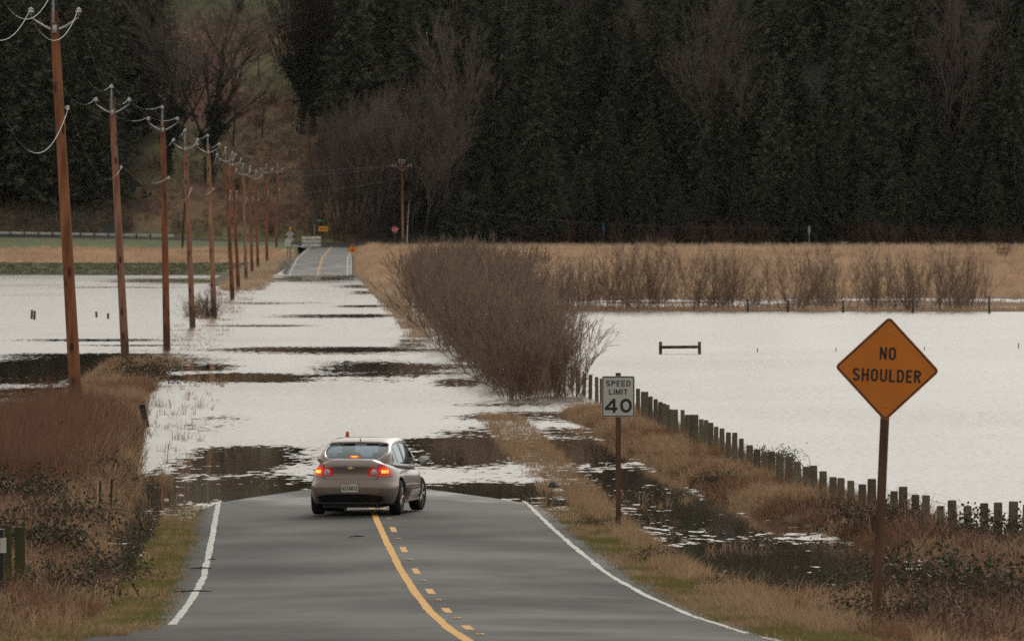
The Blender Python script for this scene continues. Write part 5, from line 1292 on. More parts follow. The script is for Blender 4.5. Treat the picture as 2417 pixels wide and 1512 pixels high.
# right verge: straw strip standing in the water
P = np.concatenate([scatter(2200, 100, 186, 4.15, 4.8, rg, -.3, clump=.25, sc_=1.3), scatter(1500, 186, 262, 3.7, 5.0, rg, -.4, clump=.3, sc_=2.2), scatter(200, 136, 200, 4.9, 6.8, rg, -.6, clump=.6, sc_=1.5)])
P[:, 2] = np.maximum(P[:, 2], -.12)
blades('verge_straw', P, rg.uniform(.16, .40, len(P)), .011, (.05, 0), M['straw'], 'tan dead grass tufts on the right verge between the asphalt and the ditch', 'dead grass', rg, per=14, droop=.7)
P = np.concatenate([scatter(5200, 92, 184, 3.42, 4.35, rg, -.05), scatter(3200, 92, 184, -4.35, -3.45, rg, -.05), scatter(1200, 95, 118, -6.2, -3.9, rg), scatter(900, 92, 112, 4.2, 5.6, rg)])
drv_ok = ~((P[:, 1] < 103) & (P[:, 0] - xc(P[:, 1]) < 0)); P = P[drv_ok]
gsel = hash2(P[:, 0], P[:, 1], .9, 40) > .48
blades('verge_grass', P[gsel], rg.uniform(.07, .17, gsel.sum()), .012, (0, 0), M['grass'], 'short green grass on both road verges', 'grass', rg, per=12, droop=.5, spread=.14)
blades('verge_thatch', P[~gsel], rg.uniform(.08, .2, (~gsel).sum()), .012, (0, 0), M['straw'], 'short yellowed thatch mixed into the green verges', 'grass', rg, per=12, droop=.8, spread=.14)
# left bank
P = np.concatenate([scatter(5600, 108, 236, lambda Y: -9.6 - 0 * Y, lambda Y: -4.5 - ip(Y, [(0, 0), (190, 0), (251, 1.0)]), rg, -.12, clump=.15, sc_=1.2),
                    scatter(1900, 236, 352, lambda Y: -9.0 + 0 * Y, lambda Y: -5.2 - ip(Y, [(190, 0), (251, .6), (400, 1.2)]), rg, -.14, clump=.2, sc_=2.4)])
kx = hash2(P[:, 0], P[:, 1], 3.2, 33) > .40
blades('dead_grass', P[kx], rg.uniform(.4, .75, kx.sum()), .013, (-.12, -.05), M['straw'], 'tan dead grass drooping over the left bank below the poles', 'dead grass', rg, per=18, droop=1.1, upright=.6)
kx = ~kx
blades('rusty_grass', P[kx], rg.uniform(.4, .7, kx.sum()), .013, (.1, -.1), M['rust_grass'], 'rusty brown dead grass on the left bank', 'dead grass', rg, per=20, droop=1.2, upright=.7)
# sparse stalks at the flooded left edge
P = scatter(420, 165, 330, lambda Y: -6.4 + 0 * Y, lambda Y: -4.1 + 0 * Y, rg, -.5, clump=.45, sc_=2.0); P[:, 2] = np.maximum(P[:, 2], -.1)
P = np.concatenate([P, np.array([[G(x, y).x, G(x, y).y, -.08] for x, y in [(405, 1130), (412, 1125), (398, 1138), (420, 1180), (1180, 1010), (1200, 1000), (1215, 1010), (1228, 1035), (1300, 1190), (1190, 985), (1208, 990)] for _ in range(4)]) + rg.normal(0, .2, (44, 3)) * [1, 1, 0]])
blades('flooded_stalks', P, rg.uniform(.25, .6, len(P)), .012, (0, 0), M['straw'], 'sparse dead stalks poking out of the shallow water along the left verge', 'dead grass', rg, per=9, droop=.6)
# brown weeds, far left
P = scatter(5200, 178, 236, lambda Y: -13.2 + 0 * Y, lambda Y: -5.6 - .4 * hash2(Y, 0 * Y, 3, 50) * 2, rg, -.1)
uW = P[:, 0] - xc(P[:, 1]); hW = rg.uniform(1.0, 1.45, len(P)) * (1 - .45 * sm(-7.6, -5.6, uW)) * (.8 + .35 * hash2(P[:, 0], P[:, 1], 4, 51))
blades('brown_weeds', P, hW, .015, (.05, 0), M['weed_stem'], 'dense waist-high stand of brown dry weeds below the first utility pole', 'weeds', rg, per=15, droop=.25, upright=.22, spread=.2)
# far banks
P = scatter(15000, 648, 1185, lambda Y: np.maximum(5.6, 2.0 + 0 * Y), lambda Y: -xc(Y) + 62 * Y / 1000 + 4, rg, -.02, power=1.25)
blades('field_grass', P, rg.uniform(.45, .95, len(P)), .045, (0, 0), M['straw_far'], 'tall pale tan grass covering the far right field', 'field grass', rg, per=9, droop=.5, spread=.5)
P = np.concatenate([scatter(1700, 544, 566, 9.0, 50, rg, -.1), scatter(900, 566, 650, 9.0, 50, rg, -.07, clump=.45, sc_=9)])
blades('bank_grass', P, rg.uniform(.2, .5, len(P)), .03, (0, 0), M['straw_far'], 'low dead grass on the thin far bank under the bare shrubs', 'dead grass', rg, per=10, droop=.6, spread=.4)
P = np.concatenate([scatter(2600, 600, 1165, 4.0, 6.2, rg, -.3, power=.9), scatter(500, 420, 600, 3.9, 5.2, rg, -.6, clump=.4, sc_=9)]); P[:, 2] = np.maximum(P[:, 2], -.15)
blades('far_verge_grass', P, rg.uniform(.5, 1.1, len(P)), .03, (0, 0), M['straw_far'], 'tan dead grass on the far right verge before the stop-ahead sign', 'dead grass', rg, per=11, droop=.6, spread=.4)
P = np.concatenate([scatter(1800, 700, 1120, -8.2, -4.6, rg, -.35), scatter(700, 350, 700, -8.2, -5.2, rg, -.5, clump=.35, sc_=8)]); P[:, 2] = np.maximum(P[:, 2], -.15)
blades('far_verge_grass', P, np.where(P[:, 1] > 700, rg.uniform(.3, .75, len(P)), rg.uniform(.2, .45, len(P))), .03, (0, 0), M['straw_far'], 'tan dead grass around the feet of the distant utility poles', 'dead grass', rg, per=11, droop=.6, spread=.4)
n_ = 2500; Y = rg.uniform(886, 1045, n_); X = rg.uniform(-70, -30, n_); k = X < xc(Y) - 8; P = np.stack([X, Y, terr(X, Y)], 1)[k]
blades('pasture_grass', P, rg.uniform(.10, .30, len(P)), .05, (0, 0), mat('pasture_grass', (.16, .18, .06), .9, (.10, .075, .045), .12, island=.4), 'short green and muddy pasture grass along the left far shore', 'grass', rg, per=9, droop=.5, spread=.5)
n_ = 4200; Y = rg.uniform(1052, 1150, n_); X = rg.uniform(-82, -24, n_); k = X < xc(Y) - 6.5; X = X[k]; Y = Y[k]; n_ = len(X); Z = terr(X, Y); P = np.stack([X, Y, Z], 1)
blades('meadow_grass', P, rg.uniform(.5, 1.0, n_), .05, (0, 0), M['straw_far'], 'pale tan grass band across the far left bank', 'field grass', rg, per=9, droop=.5, spread=.5)

# arching dead stems over the banks
M['arch_stem'] = mat('arching_dead_stems', (.34, .18, .11), .85, (.10, .05, .035), 2, island=.8)
P = np.concatenate([scatter(1500, 96, 172, lambda Y: np.maximum(5.2, ubF(Y) - 3.0), lambda Y: ubF(Y) + .6, rg, .0, clump=.25, sc_=1.6), scatter(1500, 106, 190, -9.6, -5.2, rg, .0, clump=.25, sc_=1.6)])
blades('arching_stems', P, rg.uniform(.55, 1.15, len(P)), .011, (0, -.05), M['arch_stem'], 'tangle of long arching rusty dead stems over both near banks', 'dead stems', rg, per=11, droop=1.5, upright=.9, spread=.2)
P = scatter(600, 180, 234, -12.8, -5.8, rg, -.1)
blades('pale_weeds', P, rg.uniform(.7, 1.35, len(P)), .012, (.1, 0), M['straw'], 'pale dry stalks scattered through the brown weeds on the left', 'weeds', rg, per=6, droop=.6, upright=.4, spread=.2)
# --- brambles
def bramble(seed, R_=.75, Hh=.62, canes=30, leaves=1100):
    r = np.random.default_rng(seed); A, B, ra, rb = [], [], [], []; LC = []
    for c in range(canes):
        az = r.uniform(0, 6.28); L_ = r.uniform(.7, 1.5) * R_; top = r.uniform(.5, 1.15) * Hh; b0 = np.array([r.normal(0, .15 * R_), r.normal(0, .15 * R_), 0])
        pts = []
        for t in np.linspace(0, 1, 7):
            pts.append(b0 + np.array([math.cos(az) * L_ * t + .05 * r.normal(), math.sin(az) * L_ * t + .05 * r.normal(), top * 4 * t * (1 - t) ** .8 * .62 + .02]))
        for p, q in zip(pts[:-1], pts[1:]): A.append(p); B.append(q); ra.append(.006); rb.append(.005)
        LC += pts[1:]
    LC = np.array(LC); idx = r.integers(0, len(LC), leaves); Cc = LC[idx] + r.normal(0, .10, (leaves, 3)) * [1, 1, .8]; Cc[:, 2] = np.abs(Cc[:, 2])
    U = unit(leaves, r) * r.uniform(.010, .023, (leaves, 1)); W_ = np.cross(U, unit(leaves, r)); W_ /= np.linalg.norm(W_, axis=1, keepdims=True); W_ *= r.uniform(.009, .020, (leaves, 1))
    return prisms(A, B, ra, rb), quads(Cc, U, W_)
bro = []
for s in range(3):
    (va, ta), (vb, tb2) = bramble(100 + s)
    bro.append((np_mesh('canes', va, ta, M['cane'], link=False), np_mesh('leaves', vb, tb2, M['bramble_leaf'], link=False)))
def place_bramble(X, Y, sc_, label, i):
    root = empty('bramble_bush', (X, Y, tz(X, Y) - .03), i * 2.1, label, 'bramble', 'leafy brambles on the near banks'); root.scale = (sc_, sc_, sc_)
    for me, nm in zip(bro[i % 3], ('canes', 'leaves')):
        o = bpy.data.objects.new(nm, me); col.objects.link(o); o.parent = root
blist = [  # px, py, ground z guess, scale, label
 (2040, 1350, .5, 1.0, 'dark leafy bramble just left of the orange sign post, at the ditch end'), (1990, 1455, .75, .7, 'low bramble at the foot of the orange sign post, on its left'),
 (2110, 1470, .85, 1.1, 'bramble right at the foot of the orange sign post, on its right'), (2180, 1300, .5, 1.5, 'bramble between the orange sign post and the fence'),
 (2270, 1390, .6, 1.6, 'large dark bramble right of the orange sign post, mid bank'), (2390, 1270, .4, 1.5, 'bramble climbing the last fence posts at the right edge'),
 (2370, 1420, .6, 1.3, 'bramble low at the right edge of the picture'), (2260, 1480, .8, 1.0, 'bramble in the lower right corner'),
 (1900, 1250, .3, 1.2, 'bramble in tan grass left of the sign, below the fence posts'), (1830, 1080, .3, .9, 'bramble poking above the fence posts right of the speed limit sign'),
 (1700, 1130, .25, .8, 'bramble tuft in tan grass at the left tip of the fence bank'), (2060, 1220, .4, 1.1, 'bramble behind the orange sign post by the fence'),
 (1560, 1330, .15, .55, 'tiny bramble on the right verge below the speed limit sign'), (1700, 1400, .35, .55, 'tiny bramble on the right verge near its bend'), (1420, 1235, .1, .5, 'tiny bramble on the right verge left of the speed limit post'),
 (90, 1330, .4, 1.5, 'dark bramble right of the mossy boards, lower left'), (165, 1250, .35, 1.3, 'dark leafy bramble in the middle of the left bank'), (215, 1350, .4, 1.15, 'dark bramble closest to the left verge'),
 (60, 1200, .35, 1.5, 'bramble behind the mossy boards, left edge'), (130, 1420, .5, 1.2, 'low bramble in the lower left corner'),
 (60, 1050, .7, 1.5, 'bramble with pale leaves rising in the brown weeds, far left'), (340, 905, .05, 1.5, 'bramble at the foot of the second utility pole'), (30, 1120, .5, 1.4, 'bramble at the left edge below the brown weeds'), (215, 1130, .3, 1.0, 'small bramble beside the thin metal stakes'),
 (310, 1240, .25, .8, 'small bramble beside the left ditch water')]
for i, (px, py, zg_, sc_, lab) in enumerate(blist):
    p = G(px, py, zg_); place_bramble(p.x, p.y, sc_, lab, i)

# --- willow shrubs
def shrub(seed, Hh=3.8, stems=38, spread=.42, tw=16, thick=1.0, base=.45):
    r = np.random.default_rng(seed); A, B, ra, rb = [], [], [], []
    for s in range(stems):
        az = r.uniform(0, 6.28); inc = abs(r.normal(0, spread)) + .06; L_ = Hh * r.uniform(.65, 1.08) / math.cos(min(inc, .8)) ** .5
        p = np.array([r.normal(0, base), r.normal(0, base), -.6]); d = np.array([math.cos(az) * math.sin(inc), math.sin(az) * math.sin(inc), math.cos(inc)])
        n = 7; pts = [p]
        for k in range(n):
            d = d + r.normal(0, .085, 3) + np.array([0, 0, .035]); d /= np.linalg.norm(d); pts.append(pts[-1] + d * (L_ + .6) / n)
        for k in range(n):
            r0 = .020 * thick * (1 - k / n * .75); A.append(pts[k]); B.append(pts[k + 1]); ra.append(r0); rb.append(r0 * .86)
        for j in range(tw):
            t = r.uniform(.18, 1.0); k = min(int(t * n), n - 1); q = pts[k] + (pts[k + 1] - pts[k]) * (t * n - k)
            dd_ = (pts[k + 1] - pts[k]); dd_ = dd_ / np.linalg.norm(dd_) * .8 + r.normal(0, .42, 3); dd_[2] = abs(dd_[2]) + .15; dd_ /= np.linalg.norm(dd_)
            l2 = Hh * r.uniform(.10, .26); m1 = q + dd_ * l2 * .5; e = dd_ + r.normal(0, .12, 3) + np.array([0, 0, .15]); e /= np.linalg.norm(e); m2 = m1 + e * l2 * .5
            A += [q, m1]; B += [m1, m2]; ra += [.0085 * thick, .0065 * thick]; rb += [.0065 * thick, .004 * thick]
            for w_ in range(4):
                tt = r.uniform(.2, 1); q2 = q + (m2 - q) * tt; f_ = e + r.normal(0, .38, 3); f_ /= np.linalg.norm(f_)
                A.append(q2); B.append(q2 + f_ * Hh * r.uniform(.03, .09)); ra.append(.0055 * thick); rb.append(.003 * thick)
    V, T = prisms(A, B, ra, rb); return V, T
def mk(name, seed, m, **kw):
    V, T = shrub(seed, **kw); return np_mesh(name, V, T, m, link=False)
wil = [mk('willow_shrub', 200 + s, M['twig_willow'], thick=1.15, stems=46, spread=.29, tw=20) for s in range(4)]
def put(me, name, X, Y, Z, s, rz_, label, cat, group, sz=None):
    o = bpy.data.objects.new(name, me); col.objects.link(o); o.location = (X, Y, Z); o.rotation_euler = (0, 0, rz_); o.scale = (s, s, sz or s); return tag(o, label, cat, group)
rr = random.Random(5)
row = []
YS = [286, 300, 316, 334, 352, 372, 392, 414, 436, 458, 482, 506, 530, 556, 584]
for i, y_ in enumerate(YS):
    lo = float(np.interp(y_, [283, 333, 440, 587], [.15, -.6, -2.8, -6.1])); hi = float(np.interp(y_, [283, 333, 440, 587], [1.6, .5, -1.1, -3.9]))
    row.append((lo + rr.uniform(-.2, .3), y_)); row.append((hi + rr.uniform(-.4, .2), y_ + rr.uniform(-6, 6)))
    if i % 2: row.append(((lo + hi) / 2, y_ + 7))
row.sort(key=lambda t: t[1])
for i, (X, Y) in enumerate(row):
    hs = float(np.interp(Y, [283, 300, 333, 360, 440, 587], [.68, .78, .93, 1.04, 1.08, 1.0])) * rr.uniform(.92, 1.06)
    side = 'left, road' if X < np.interp(Y, [283, 587], [1.0, -4.6]) else 'right, field'
    put(wil[i % 4], 'willow_shrub', X, Y, 0, hs, rr.uniform(0, 6.28), f'bare willow shrub in the roadside thicket, number {i + 1} from its near end, {side} side', 'shrub', 'willow shrubs in the roadside thicket')
# small flooded shrub and the row on the far bank
put(wil[1], 'willow_shrub', G(490, 750).x, G(490, 750).y, -.35, .50, 1.0, 'small dark bare shrub standing in the left flood between two utility poles', 'shrub', None)
put(wil[2], 'willow_shrub', G(455, 747).x, G(455, 747).y, -.35, .36, 2.2, 'smallest bare shrub in the left flood, at the fourth utility pole', 'shrub', None)
farw = [mk('far_shrub', 230 + s, M['twig_willow'], thick=.95, stems=36, tw=24, spread=.46, base=.8) for s in range(3)]
for i, (px, hp, sx, lab) in enumerate([(1330, 110, .62, 'sparse bare shrub nearest the roadside thicket on the far bank'), (1378, 100, .55, 'thin sparse bare shrub second on the far bank'), (1455, 140, 1.0, 'left half of the first broad bare shrub on the far bank'), (1540, 145, 1.02, 'right half of the first broad bare shrub on the far bank'),
        (1655, 142, 1.05, 'broad bare shrub above the low wooden rail on the far bank'), (1718, 120, .8, 'smaller bare shrub leaning against the broad one above the low wooden rail'), (1782, 90, .6, 'small bare shrub between two broad ones on the far bank'), (1878, 135, .98, 'bare shrub left of the orange sign on the far bank'), (1945, 120, .75, 'open leaning bare shrub just left of the orange sign on the far bank'),
        (2070, 130, .9, 'bare shrub directly behind the orange sign top on the far bank'), (2150, 120, .85, 'bare shrub just right of the orange sign top on the far bank'), (2235, 140, 1.05, 'dense brown bare shrub, last of the far bank row'), (2290, 100, .7, 'low dense skirt of the last brown shrub on the far bank')]):
    d = 552; s_ = F / d; k_ = hp / s_ / 3.6
    o = put(farw[i % 3], 'far_shrub', (px - CX) / s_, d + rr.uniform(-2, 3), .0, k_ * (.8 if sx < .9 else 1.0), rr.uniform(0, 6.28), lab, 'shrub', 'bare shrubs on the far bank', sz=k_)
    if i in (11, 12): o.material_slots[0].link = 'OBJECT'; o.material_slots[0].material = M['twig_willow']
# reddish brush along the foot of the forest
redw = [mk('reddish_brush', 250 + s, M['twig_red'], thick=3.0, stems=30, tw=9, spread=.6, base=1.2) for s in range(2)]
xsr = list(np.linspace(1450, 1800, 9)) + list(np.linspace(2010, 2400, 10)) + [1250, 1330, 1400]
for i, px in enumerate(sorted(xsr)):
    d = 1224 + rr.uniform(-3, 6); s_ = F / d; X = (px - CX) / s_
    put(redw[i % 2], 'reddish_brush', X, d, tz(X, d), rr.uniform(.55, .85), rr.uniform(0, 6), f'low reddish bare brush at the dark forest edge, number {i + 1} from the left', 'shrub', 'reddish brush at the forest edge')

for i, (px, py, d, s_b, lab) in enumerate([(1230, 612, 820, .5, 'brown brush clump in the far field just right of the roadside thicket'), (1275, 600, 900, .5, 'second brown brush clump in the far field right of the thicket'), (2370, 604, 1000, .42, 'flat brown brush clump in the far field at the right edge'), (1945, 595, 1050, .3, 'tiny dark brush clump in the far field left of the orange sign'), (1560, 582, 1150, .4, 'low brush clump at the far edge of the field above the low rail')]):
    X = (px - CX) / (F / d); put(redw[i % 2], 'field_brush', X, d, tz(X, d), s_b, i, lab, 'shrub', 'brush clumps in the far field')
# --- conifers
def conifer(seed, Hh=30, Rr=5.0, nb=300, droop=.35, z0=.06, size=.66, per=3):
    r = np.random.default_rng(seed); C_, U_, W__ = [], [], []
    SA, SB, sa, sb = [], [], [], []
    for i in range(nb):
        t = z0 + (1 - z0) * ((i + r.uniform(0, 1)) / nb) ** .92; zz = Hh * t; L_ = Rr * (1 - t) ** .8 * r.uniform(.45, 1.1) * (1 + .18 * math.sin(3 * i * .61 + seed)) + .3
        if t < .2: L_ *= .75 + t
        az = r.uniform(0, 6.28); rise = .25 - droop * r.uniform(.6, 1.3)
        m = max(2, int(L_ / .5)); 
        for k in range(m):
            f_ = (k + .6) / m; dist_ = L_ * f_; zc_ = zz + dist_ * rise * f_ * 1.3
            c = np.array([math.cos(az) * dist_, math.sin(az) * dist_, zc_])
            for j in range(per):
                C_.append(c + r.normal(0, .32, 3) * [1, 1, .9])
                a2 = az + r.normal(0, .8); u = np.array([math.cos(a2), math.sin(a2), r.normal(-.35, .3)]); u /= np.linalg.norm(u)
                v = np.cross(u, r.normal(size=3)); v /= np.linalg.norm(v); s_ = size * r.uniform(.5, 1.2) * (1.05 - .35 * t)
                U_.append(u * s_ * .62); W__.append(v * s_ * .30)
        if i % 3 == 0: SA.append([0, 0, zz]); SB.append([math.cos(az) * L_ * .8, math.sin(az) * L_ * .8, zz + L_ * .8 * rise]); sa.append(.07); sb.append(.02)
    SA = [[0, 0, -1.5], [0, 0, Hh * .5]] + SA; SB = [[0, 0, Hh * .5], [0, 0, Hh * .98]] + SB; sa = [.42, .24] + sa; sb = [.24, .04] + sb
    return quads(np.array(C_), np.array(U_), np.array(W__)), prisms(SA, SB, sa, sb, 5)
con = []
for s, kw in enumerate([dict(Hh=30, Rr=7.2, nb=330, droop=.45), dict(Hh=30, Rr=8.4, nb=330, droop=.7, z0=.04), dict(Hh=30, Rr=6.2, nb=320, droop=.5), dict(Hh=30, Rr=9.2, nb=330, droop=.85, z0=.03)]):
    (vq, tq), (vs_, ts2) = conifer(300 + s, **kw)
    con.append([np_mesh('crown', vq, tq, M['conifer'], link=False), np_mesh('trunk', vs_, ts2, M['bark_dark'], link=False)])
ncon = [0]
def place_conifer(X, Y, h, k, zone, green=False):
    root = empty('conifer_tree', (X, Y, tz(X, Y) - .3), rr.uniform(0, 6.28)); s = h / 30; root.scale = (s * rr.uniform(.85, 1.2), s * rr.uniform(.85, 1.2), s * rr.uniform(.9, 1.1))
    cr, tr = con[k % 4]
    o = bpy.data.objects.new('crown', cr); col.objects.link(o); o.parent = root
    if green: o.material_slots[0].link = 'OBJECT'; o.material_slots[0].material = M['conifer_green']
    o2 = bpy.data.objects.new('trunk', tr); col.objects.link(o2); o2.parent = root
    tag(root, zone, 'conifer', 'conifers on the hillside'); ncon[0] += 1
    return root
ncf = {}
def rowc(y, x0, x1, step, hlo, hhi, what, green=False, jit=3, mask=None):
    xs = np.arange(x0, x1, step); n = 0
    for x in xs:
        X = x + rr.uniform(-step * .35, step * .35); Y = y + rr.uniform(-jit, jit)
        if mask and not mask(X): continue
        n += 1
        place_conifer(X, Y, rr.uniform(hlo, hhi), rr.randrange(4), f'{"green" if green else "dark"} conifer {what}, number {n} from the left', green)
rowc(1236, -10, 78, 7.5, 17, 27, 'in the front forest row, right', jit=4)
rowc(1250, 28, 82, 7.0, 26, 36, 'in the tall second row, far right', jit=4)
rowc(1258, -14, 30, 7.2, 20, 28, 'in the second row right of the crossarm pole', jit=5)
rowc(1276, -22, 84, 7.5, 20, 30, 'in the third row of the forest', green=False, jit=5)
rowc(1300, -24, 36, 7.0, 18, 28, 'in the greener fourth row above the grey thicket', green=True, jit=6)
rowc(1330, -24, 86, 7.5, 20, 30, 'in the fifth row, high on the hill', green=True, jit=6)
rowc(1365, -24, 88, 8.5, 20, 30, 'in the sixth row, high on the hill', jit=6)
rowc(1400, -88, 90, 9.5, 22, 30, 'in the highest row near the ridge', jit=6)
rowc(1440, -90, 92, 12, 24, 32, 'on the ridge', jit=6)
rowc(1480, -92, 94, 14, 24, 34, 'behind the ridge', jit=6)
rowc(1244, -86, -57, 6.5, 26, 34, 'upper left stand, front row', jit=3)
rowc(1262, -86, -55, 6.5, 26, 34, 'upper left stand, second row', jit=3)
rowc(1285, -88, -52, 7.0, 24, 32, 'upper left stand, third row', jit=4)
rowc(1320, -88, -52, 7.5, 24, 32, 'upper left stand, fourth row', jit=4)
rowc(1352, -88, -50, 8.5, 22, 30, 'upper left stand, back row', jit=4)

# --- bare broadleaf trees
def bare_tree(seed, Hh=22, r0=.35, spread=.5, levels=5, kids=(5, 4, 4, 4, 3), trunk=.35, min_r=.018, up=.12, lean=(0, 0)):
    r = np.random.default_rng(seed); A, B, ra, rb = [], [], [], []
    def grow(p, d, L_, rad, lv):
        n = 4 if lv < 2 else 2; pts = [p]; rads = [rad]
        for k in range(n):
            d = d + r.normal(0, .10 + .04 * lv, 3) + np.array([0, 0, up * .5]); d /= np.linalg.norm(d)
            pts.append(pts[-1] + d * L_ / n); rads.append(max(rad * (1 - .5 * (k + 1) / n), min_r * .7))
        for k in range(n): A.append(pts[k]); B.append(pts[k + 1]); ra.append(rads[k]); rb.append(rads[k + 1])
        if lv >= levels: return
        for c in range(kids[lv]):
            t = (r.uniform(trunk, 1) if lv == 0 else r.uniform(.25, 1)); k = min(int(t * n), n - 1); q = pts[k] + (pts[k + 1] - pts[k]) * (t * n - k)
            az = r.uniform(0, 6.28); inc = r.uniform(.6, 1.3) * spread; ax = np.array([math.cos(az), math.sin(az), 0])
            e = d * math.cos(inc) + ax * math.sin(inc) + np.array([0, 0, up]); e /= np.linalg.norm(e)
            grow(q, e, L_ * r.uniform(.45, .72) * (1.1 - .3 * t), max(rads[k] * r.uniform(.45, .65), min_r), lv + 1)
    grow(np.array([0, 0, -.5]), np.array([lean[0], lean[1], 1.0]), Hh * .72, r0, 0)
    return np.array(A), np.array(B), ra, rb
def split_tree(seed, m, ivy=None, **kw):
    A, B, ra, rb = bare_tree(seed, **kw); ra = np.array(ra); rb = np.array(rb)
    big = ra > .07
    out = [np_mesh('trunk', *prisms(A[big], B[big], ra[big], rb[big], 6), M['bark_dark'], link=False), np_mesh('crown', *prisms(A[~big], B[~big], ra[~big], rb[~big], 3), m, link=False)]
    if ivy:
        r = np.random.default_rng(seed + 1); sel = np.where(big & (A[:, 2] < ivy[0]) & (np.hypot(A[:, 0], A[:, 1]) < 1.5))[0]; n = ivy[1]; idx = r.choice(sel, n); t = r.uniform(0, 1, (n, 1))
        Cc = A[idx] * (1 - t) + B[idx] * t + r.normal(0, ivy[2], (n, 3)) * [1, 1, .6]
        U = unit(n, r) * .16; W_ = np.cross(U, unit(n, r)); W_ /= np.linalg.norm(W_, axis=1, keepdims=True); W_ *= .12
        out.append(np_mesh('ivy', *quads(Cc, U, W_), M['ivy'], link=False))
    return out
def place_tree(meshes, X, Y, s, rz_, label, group, name='bare_tree', dz=0, cat='tree'):
    root = empty(name, (X, Y, tz(X, Y) + dz), rz_, label, cat, group); root.scale = (s, s, s)
    for me in meshes:
        o = bpy.data.objects.new(me.name.split('.')[0], me); col.objects.link(o); o.parent = root
    return root
ald = [split_tree(400 + s, M['twig_pink'] if s < 2 else M['twig_grey'], Hh=17, r0=.16, spread=.42, levels=4, kids=(13, 5, 4, 3), trunk=.2, min_r=.022, up=.22) for s in range(4)]
i = 0
for px in np.linspace(752, 1022, 17):
    for row_ in (0, 1):
        d = 1230 + row_ * 9 + rr.uniform(-2, 4); s_ = F / d; X = (px + rr.uniform(-10, 10) - CX) / s_
        hh = np.interp(px, [752, 800, 880, 1022], [8, 12, 16, 16.5]) * rr.uniform(.9, 1.06); i += 1
        place_tree(ald[rr.randrange(4)], X, d, hh / 17, rr.uniform(0, 6), f'slender bare tree, {"back" if row_ else "front"} of the thicket behind the junction, number {(i + 1) // 2} from the left', 'bare trees in the thicket behind the junction')
bigt = [split_tree(420, M['twig_grey'], ivy=(11, 2600, .55), Hh=27, r0=.42, spread=.75, levels=4, kids=(12, 6, 5, 5), trunk=.15, min_r=.026, up=.10, lean=(.02, 0)),
        split_tree(423, M['moss_twig'], ivy=(12, 3600, .75), Hh=27, r0=.46, spread=.50, levels=4, kids=(12, 6, 5, 5), trunk=.12, min_r=.026, up=.16)]
for k_, (px, yb, me, s, rz_, lab) in enumerate([(490, 430, 0, 1.0, 1.2, 'large bare spreading tree left of the hillside clearing, ivy round its trunk'), (712, 322, 1, 1.0, 0, 'tall bare tree right of the hillside clearing, trunk thick with dark ivy'), (742, 318, 1, .9, 2.4, 'ivy-clad tree standing just right of the tallest ivy trunk'),
        (395, 420, 0, .85, 3.0, 'bare spreading tree against the dark conifers at the left'), (820, 250, 0, .9, 4.4, 'bare pale-branched tree above the grey thicket'), (560, 40, 0, .7, 2.0, 'bare tree at the top of the hillside clearing')]):
    d = 1245
    for _ in range(40):
        s_ = F / d; X = (px - CX) / s_; zt = H - (yb - HY) / s_
        if tz(X, d) >= zt: break
        d += 3
    place_tree(bigt[me], X, d, s, rz_, lab, None)
sm_t = [split_tree(440, M['twig_grey'], Hh=8, r0=.13, spread=.8, levels=3, kids=(7, 5, 4), trunk=.2, min_r=.022, up=.05)]
def on_hill(px, yb):
    d = 1232
    while d < 1420:
        s_ = F / d; X = (px - CX) / s_
        if tz(X, d) >= H - (yb - HY) / s_: break
        d += 1.5
    return X, d
for k_, (px, yb, s, lab) in enumerate([(612, 190, .9, 'small twisted bare tree alone in the hillside clearing'), (550, 345, 1.1, 'small crooked bare tree at the lower left of the clearing'), (770, 470, 1.15, 'arching bare tree at the left edge of the grey thicket'), (735, 400, 1.0, 'small bare tree above the road junction'), (620, 330, .8, 'low bare tree in the middle of the slope'), (870, 560, .8, 'small bare tree behind the yellow arrow sign')]):
    X, d = on_hill(px, yb); place_tree(sm_t[0], X, d, s, k_ * 1.7, lab, None)
for k_, (px, yb, s, lab) in enumerate([(1690, 330, 1.0, 'pinkish bare tree among dark conifers, above the speed limit sign'), (1500, 260, .85, 'pinkish bare tree high among conifers, near the middle'), (1085, 190, .9, 'faint pinkish bare tree high above the crossarm pole'), (2240, 300, 1.05, 'pinkish bare tree among dark conifers at the upper right'), (2010, 120, .9, 'pinkish bare tree at the top right of the hill'), (2350, 140, .9, 'pale bare tree at the top right corner'), (1380, 120, .8, 'pinkish bare tree at the top of the hill, centre')]):
    X, d = on_hill(px, yb); d = min(d, 1330) - 14; big_ = px in (1690, 1085, 2240)
    if big_: d = 1241; X = (px - CX) / (F / d); s *= 1.42
    place_tree(ald[k_ % 2], X, d, s * 1.1, k_ * 1.7, lab, 'pinkish bare trees among the conifers', dz=3)
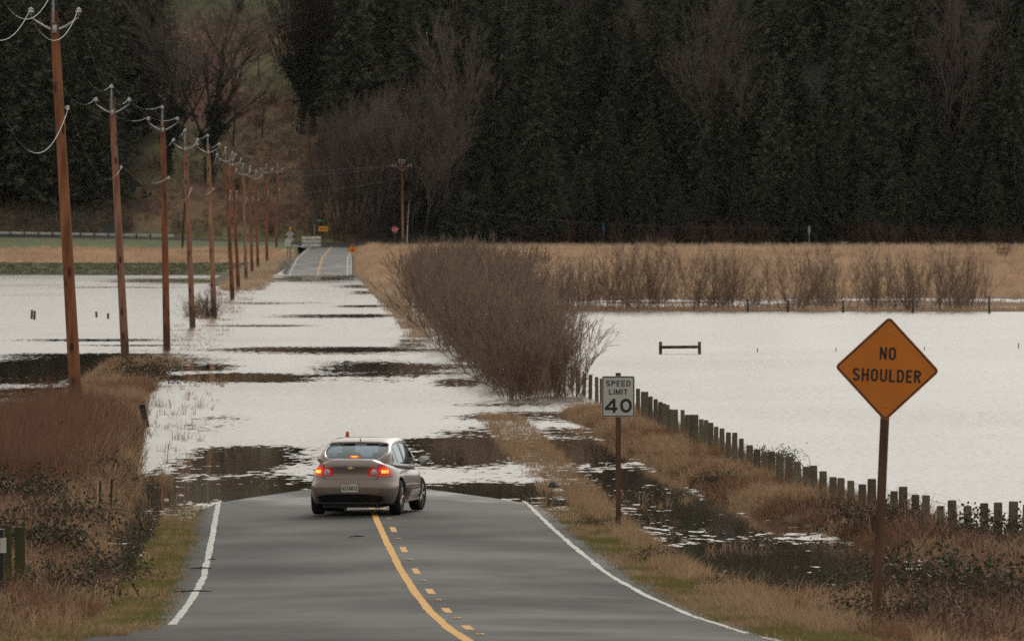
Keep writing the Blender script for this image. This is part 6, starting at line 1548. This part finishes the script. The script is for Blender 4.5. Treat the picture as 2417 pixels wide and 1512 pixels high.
# brush on the open slope
brw = [mk('slope_brush', 270 + s, M['twig_red'] if s else M['twig_grey'], thick=3.0, stems=26, tw=8, spread=.75, base=1.4) for s in range(2)]
names_b = [(440, 470), (560, 450), (650, 430), (610, 300), (680, 290), (500, 400), (330, 500), (250, 470), (700, 520), (740, 555), (560, 540), (640, 560), (420, 540), (300, 545), (180, 540), (60, 535), (790, 560), (840, 562), (480, 352), (590, 370), (690, 380), (640, 250), (580, 110), (640, 60), (700, 90), (540, 60), (720, 470), (100, 490), (380, 400), (760, 530)]
for i, (px, yb) in enumerate(names_b):
    X, d = on_hill(px, yb); put(brw[i % 2], 'slope_brush', X, d, tz(X, d), rr.uniform(.28, .62), rr.uniform(0, 6), f'tangled brush clump on the open hillside, {"upper" if yb < 300 else "lower" if yb > 450 else "middle"} slope, number {i + 1}', 'shrub', 'scattered brush on the open slope')
n_ = 9000; Y = 1230 + 115 * rg.uniform(0, 1, n_) ** 1.3; X = rg.uniform(-84, -22, n_); P = np.stack([X, Y, terr(X, Y)], 1); k = hash2(X, Y, 9, 60) > .25; P = P[k]
blades('slope_grass', P, rg.uniform(.4, .9, len(P)), .06, (0, 0), mat('slope_grass', (.27, .175, .10), .95, (.13, .095, .05), .06, island=.5), 'brown bracken and grass covering the open hillside at the left', 'hill grass', rg, per=8, droop=.8, spread=.5)
# understory that closes the dark foot of the forest
for i, X in enumerate(np.arange(-8, 84, 4.4)):
    d = 1229 + rr.uniform(-1, 3); root = place_conifer(X, d, rr.uniform(9, 15), i, f'young dark conifer at the foot of the right forest, number {i + 1} from the left')

# ------------------------------------------------------------------ thin damp air over the valley
hz = MB(); hz.box((0, 1700, 75), (3400, 3600, 200)); ho = hz.build('haze', None); ho['kind'] = 'stuff'
hm = bpy.data.materials.new('haze_air'); hm.use_nodes = True; hn = hm.node_tree; hn.nodes.clear()
ho_ = node(hn, 'ShaderNodeOutputMaterial'); pv = node(hn, 'ShaderNodeVolumePrincipled'); pv.inputs['Color'].default_value = (.86, .84, .82, 1); pv.inputs['Density'].default_value = 1.1e-5
hn.links.new(pv.outputs[0], ho_.inputs['Volume']); ho.data.materials.append(hm)
sc.cycles.volume_bounces = 0
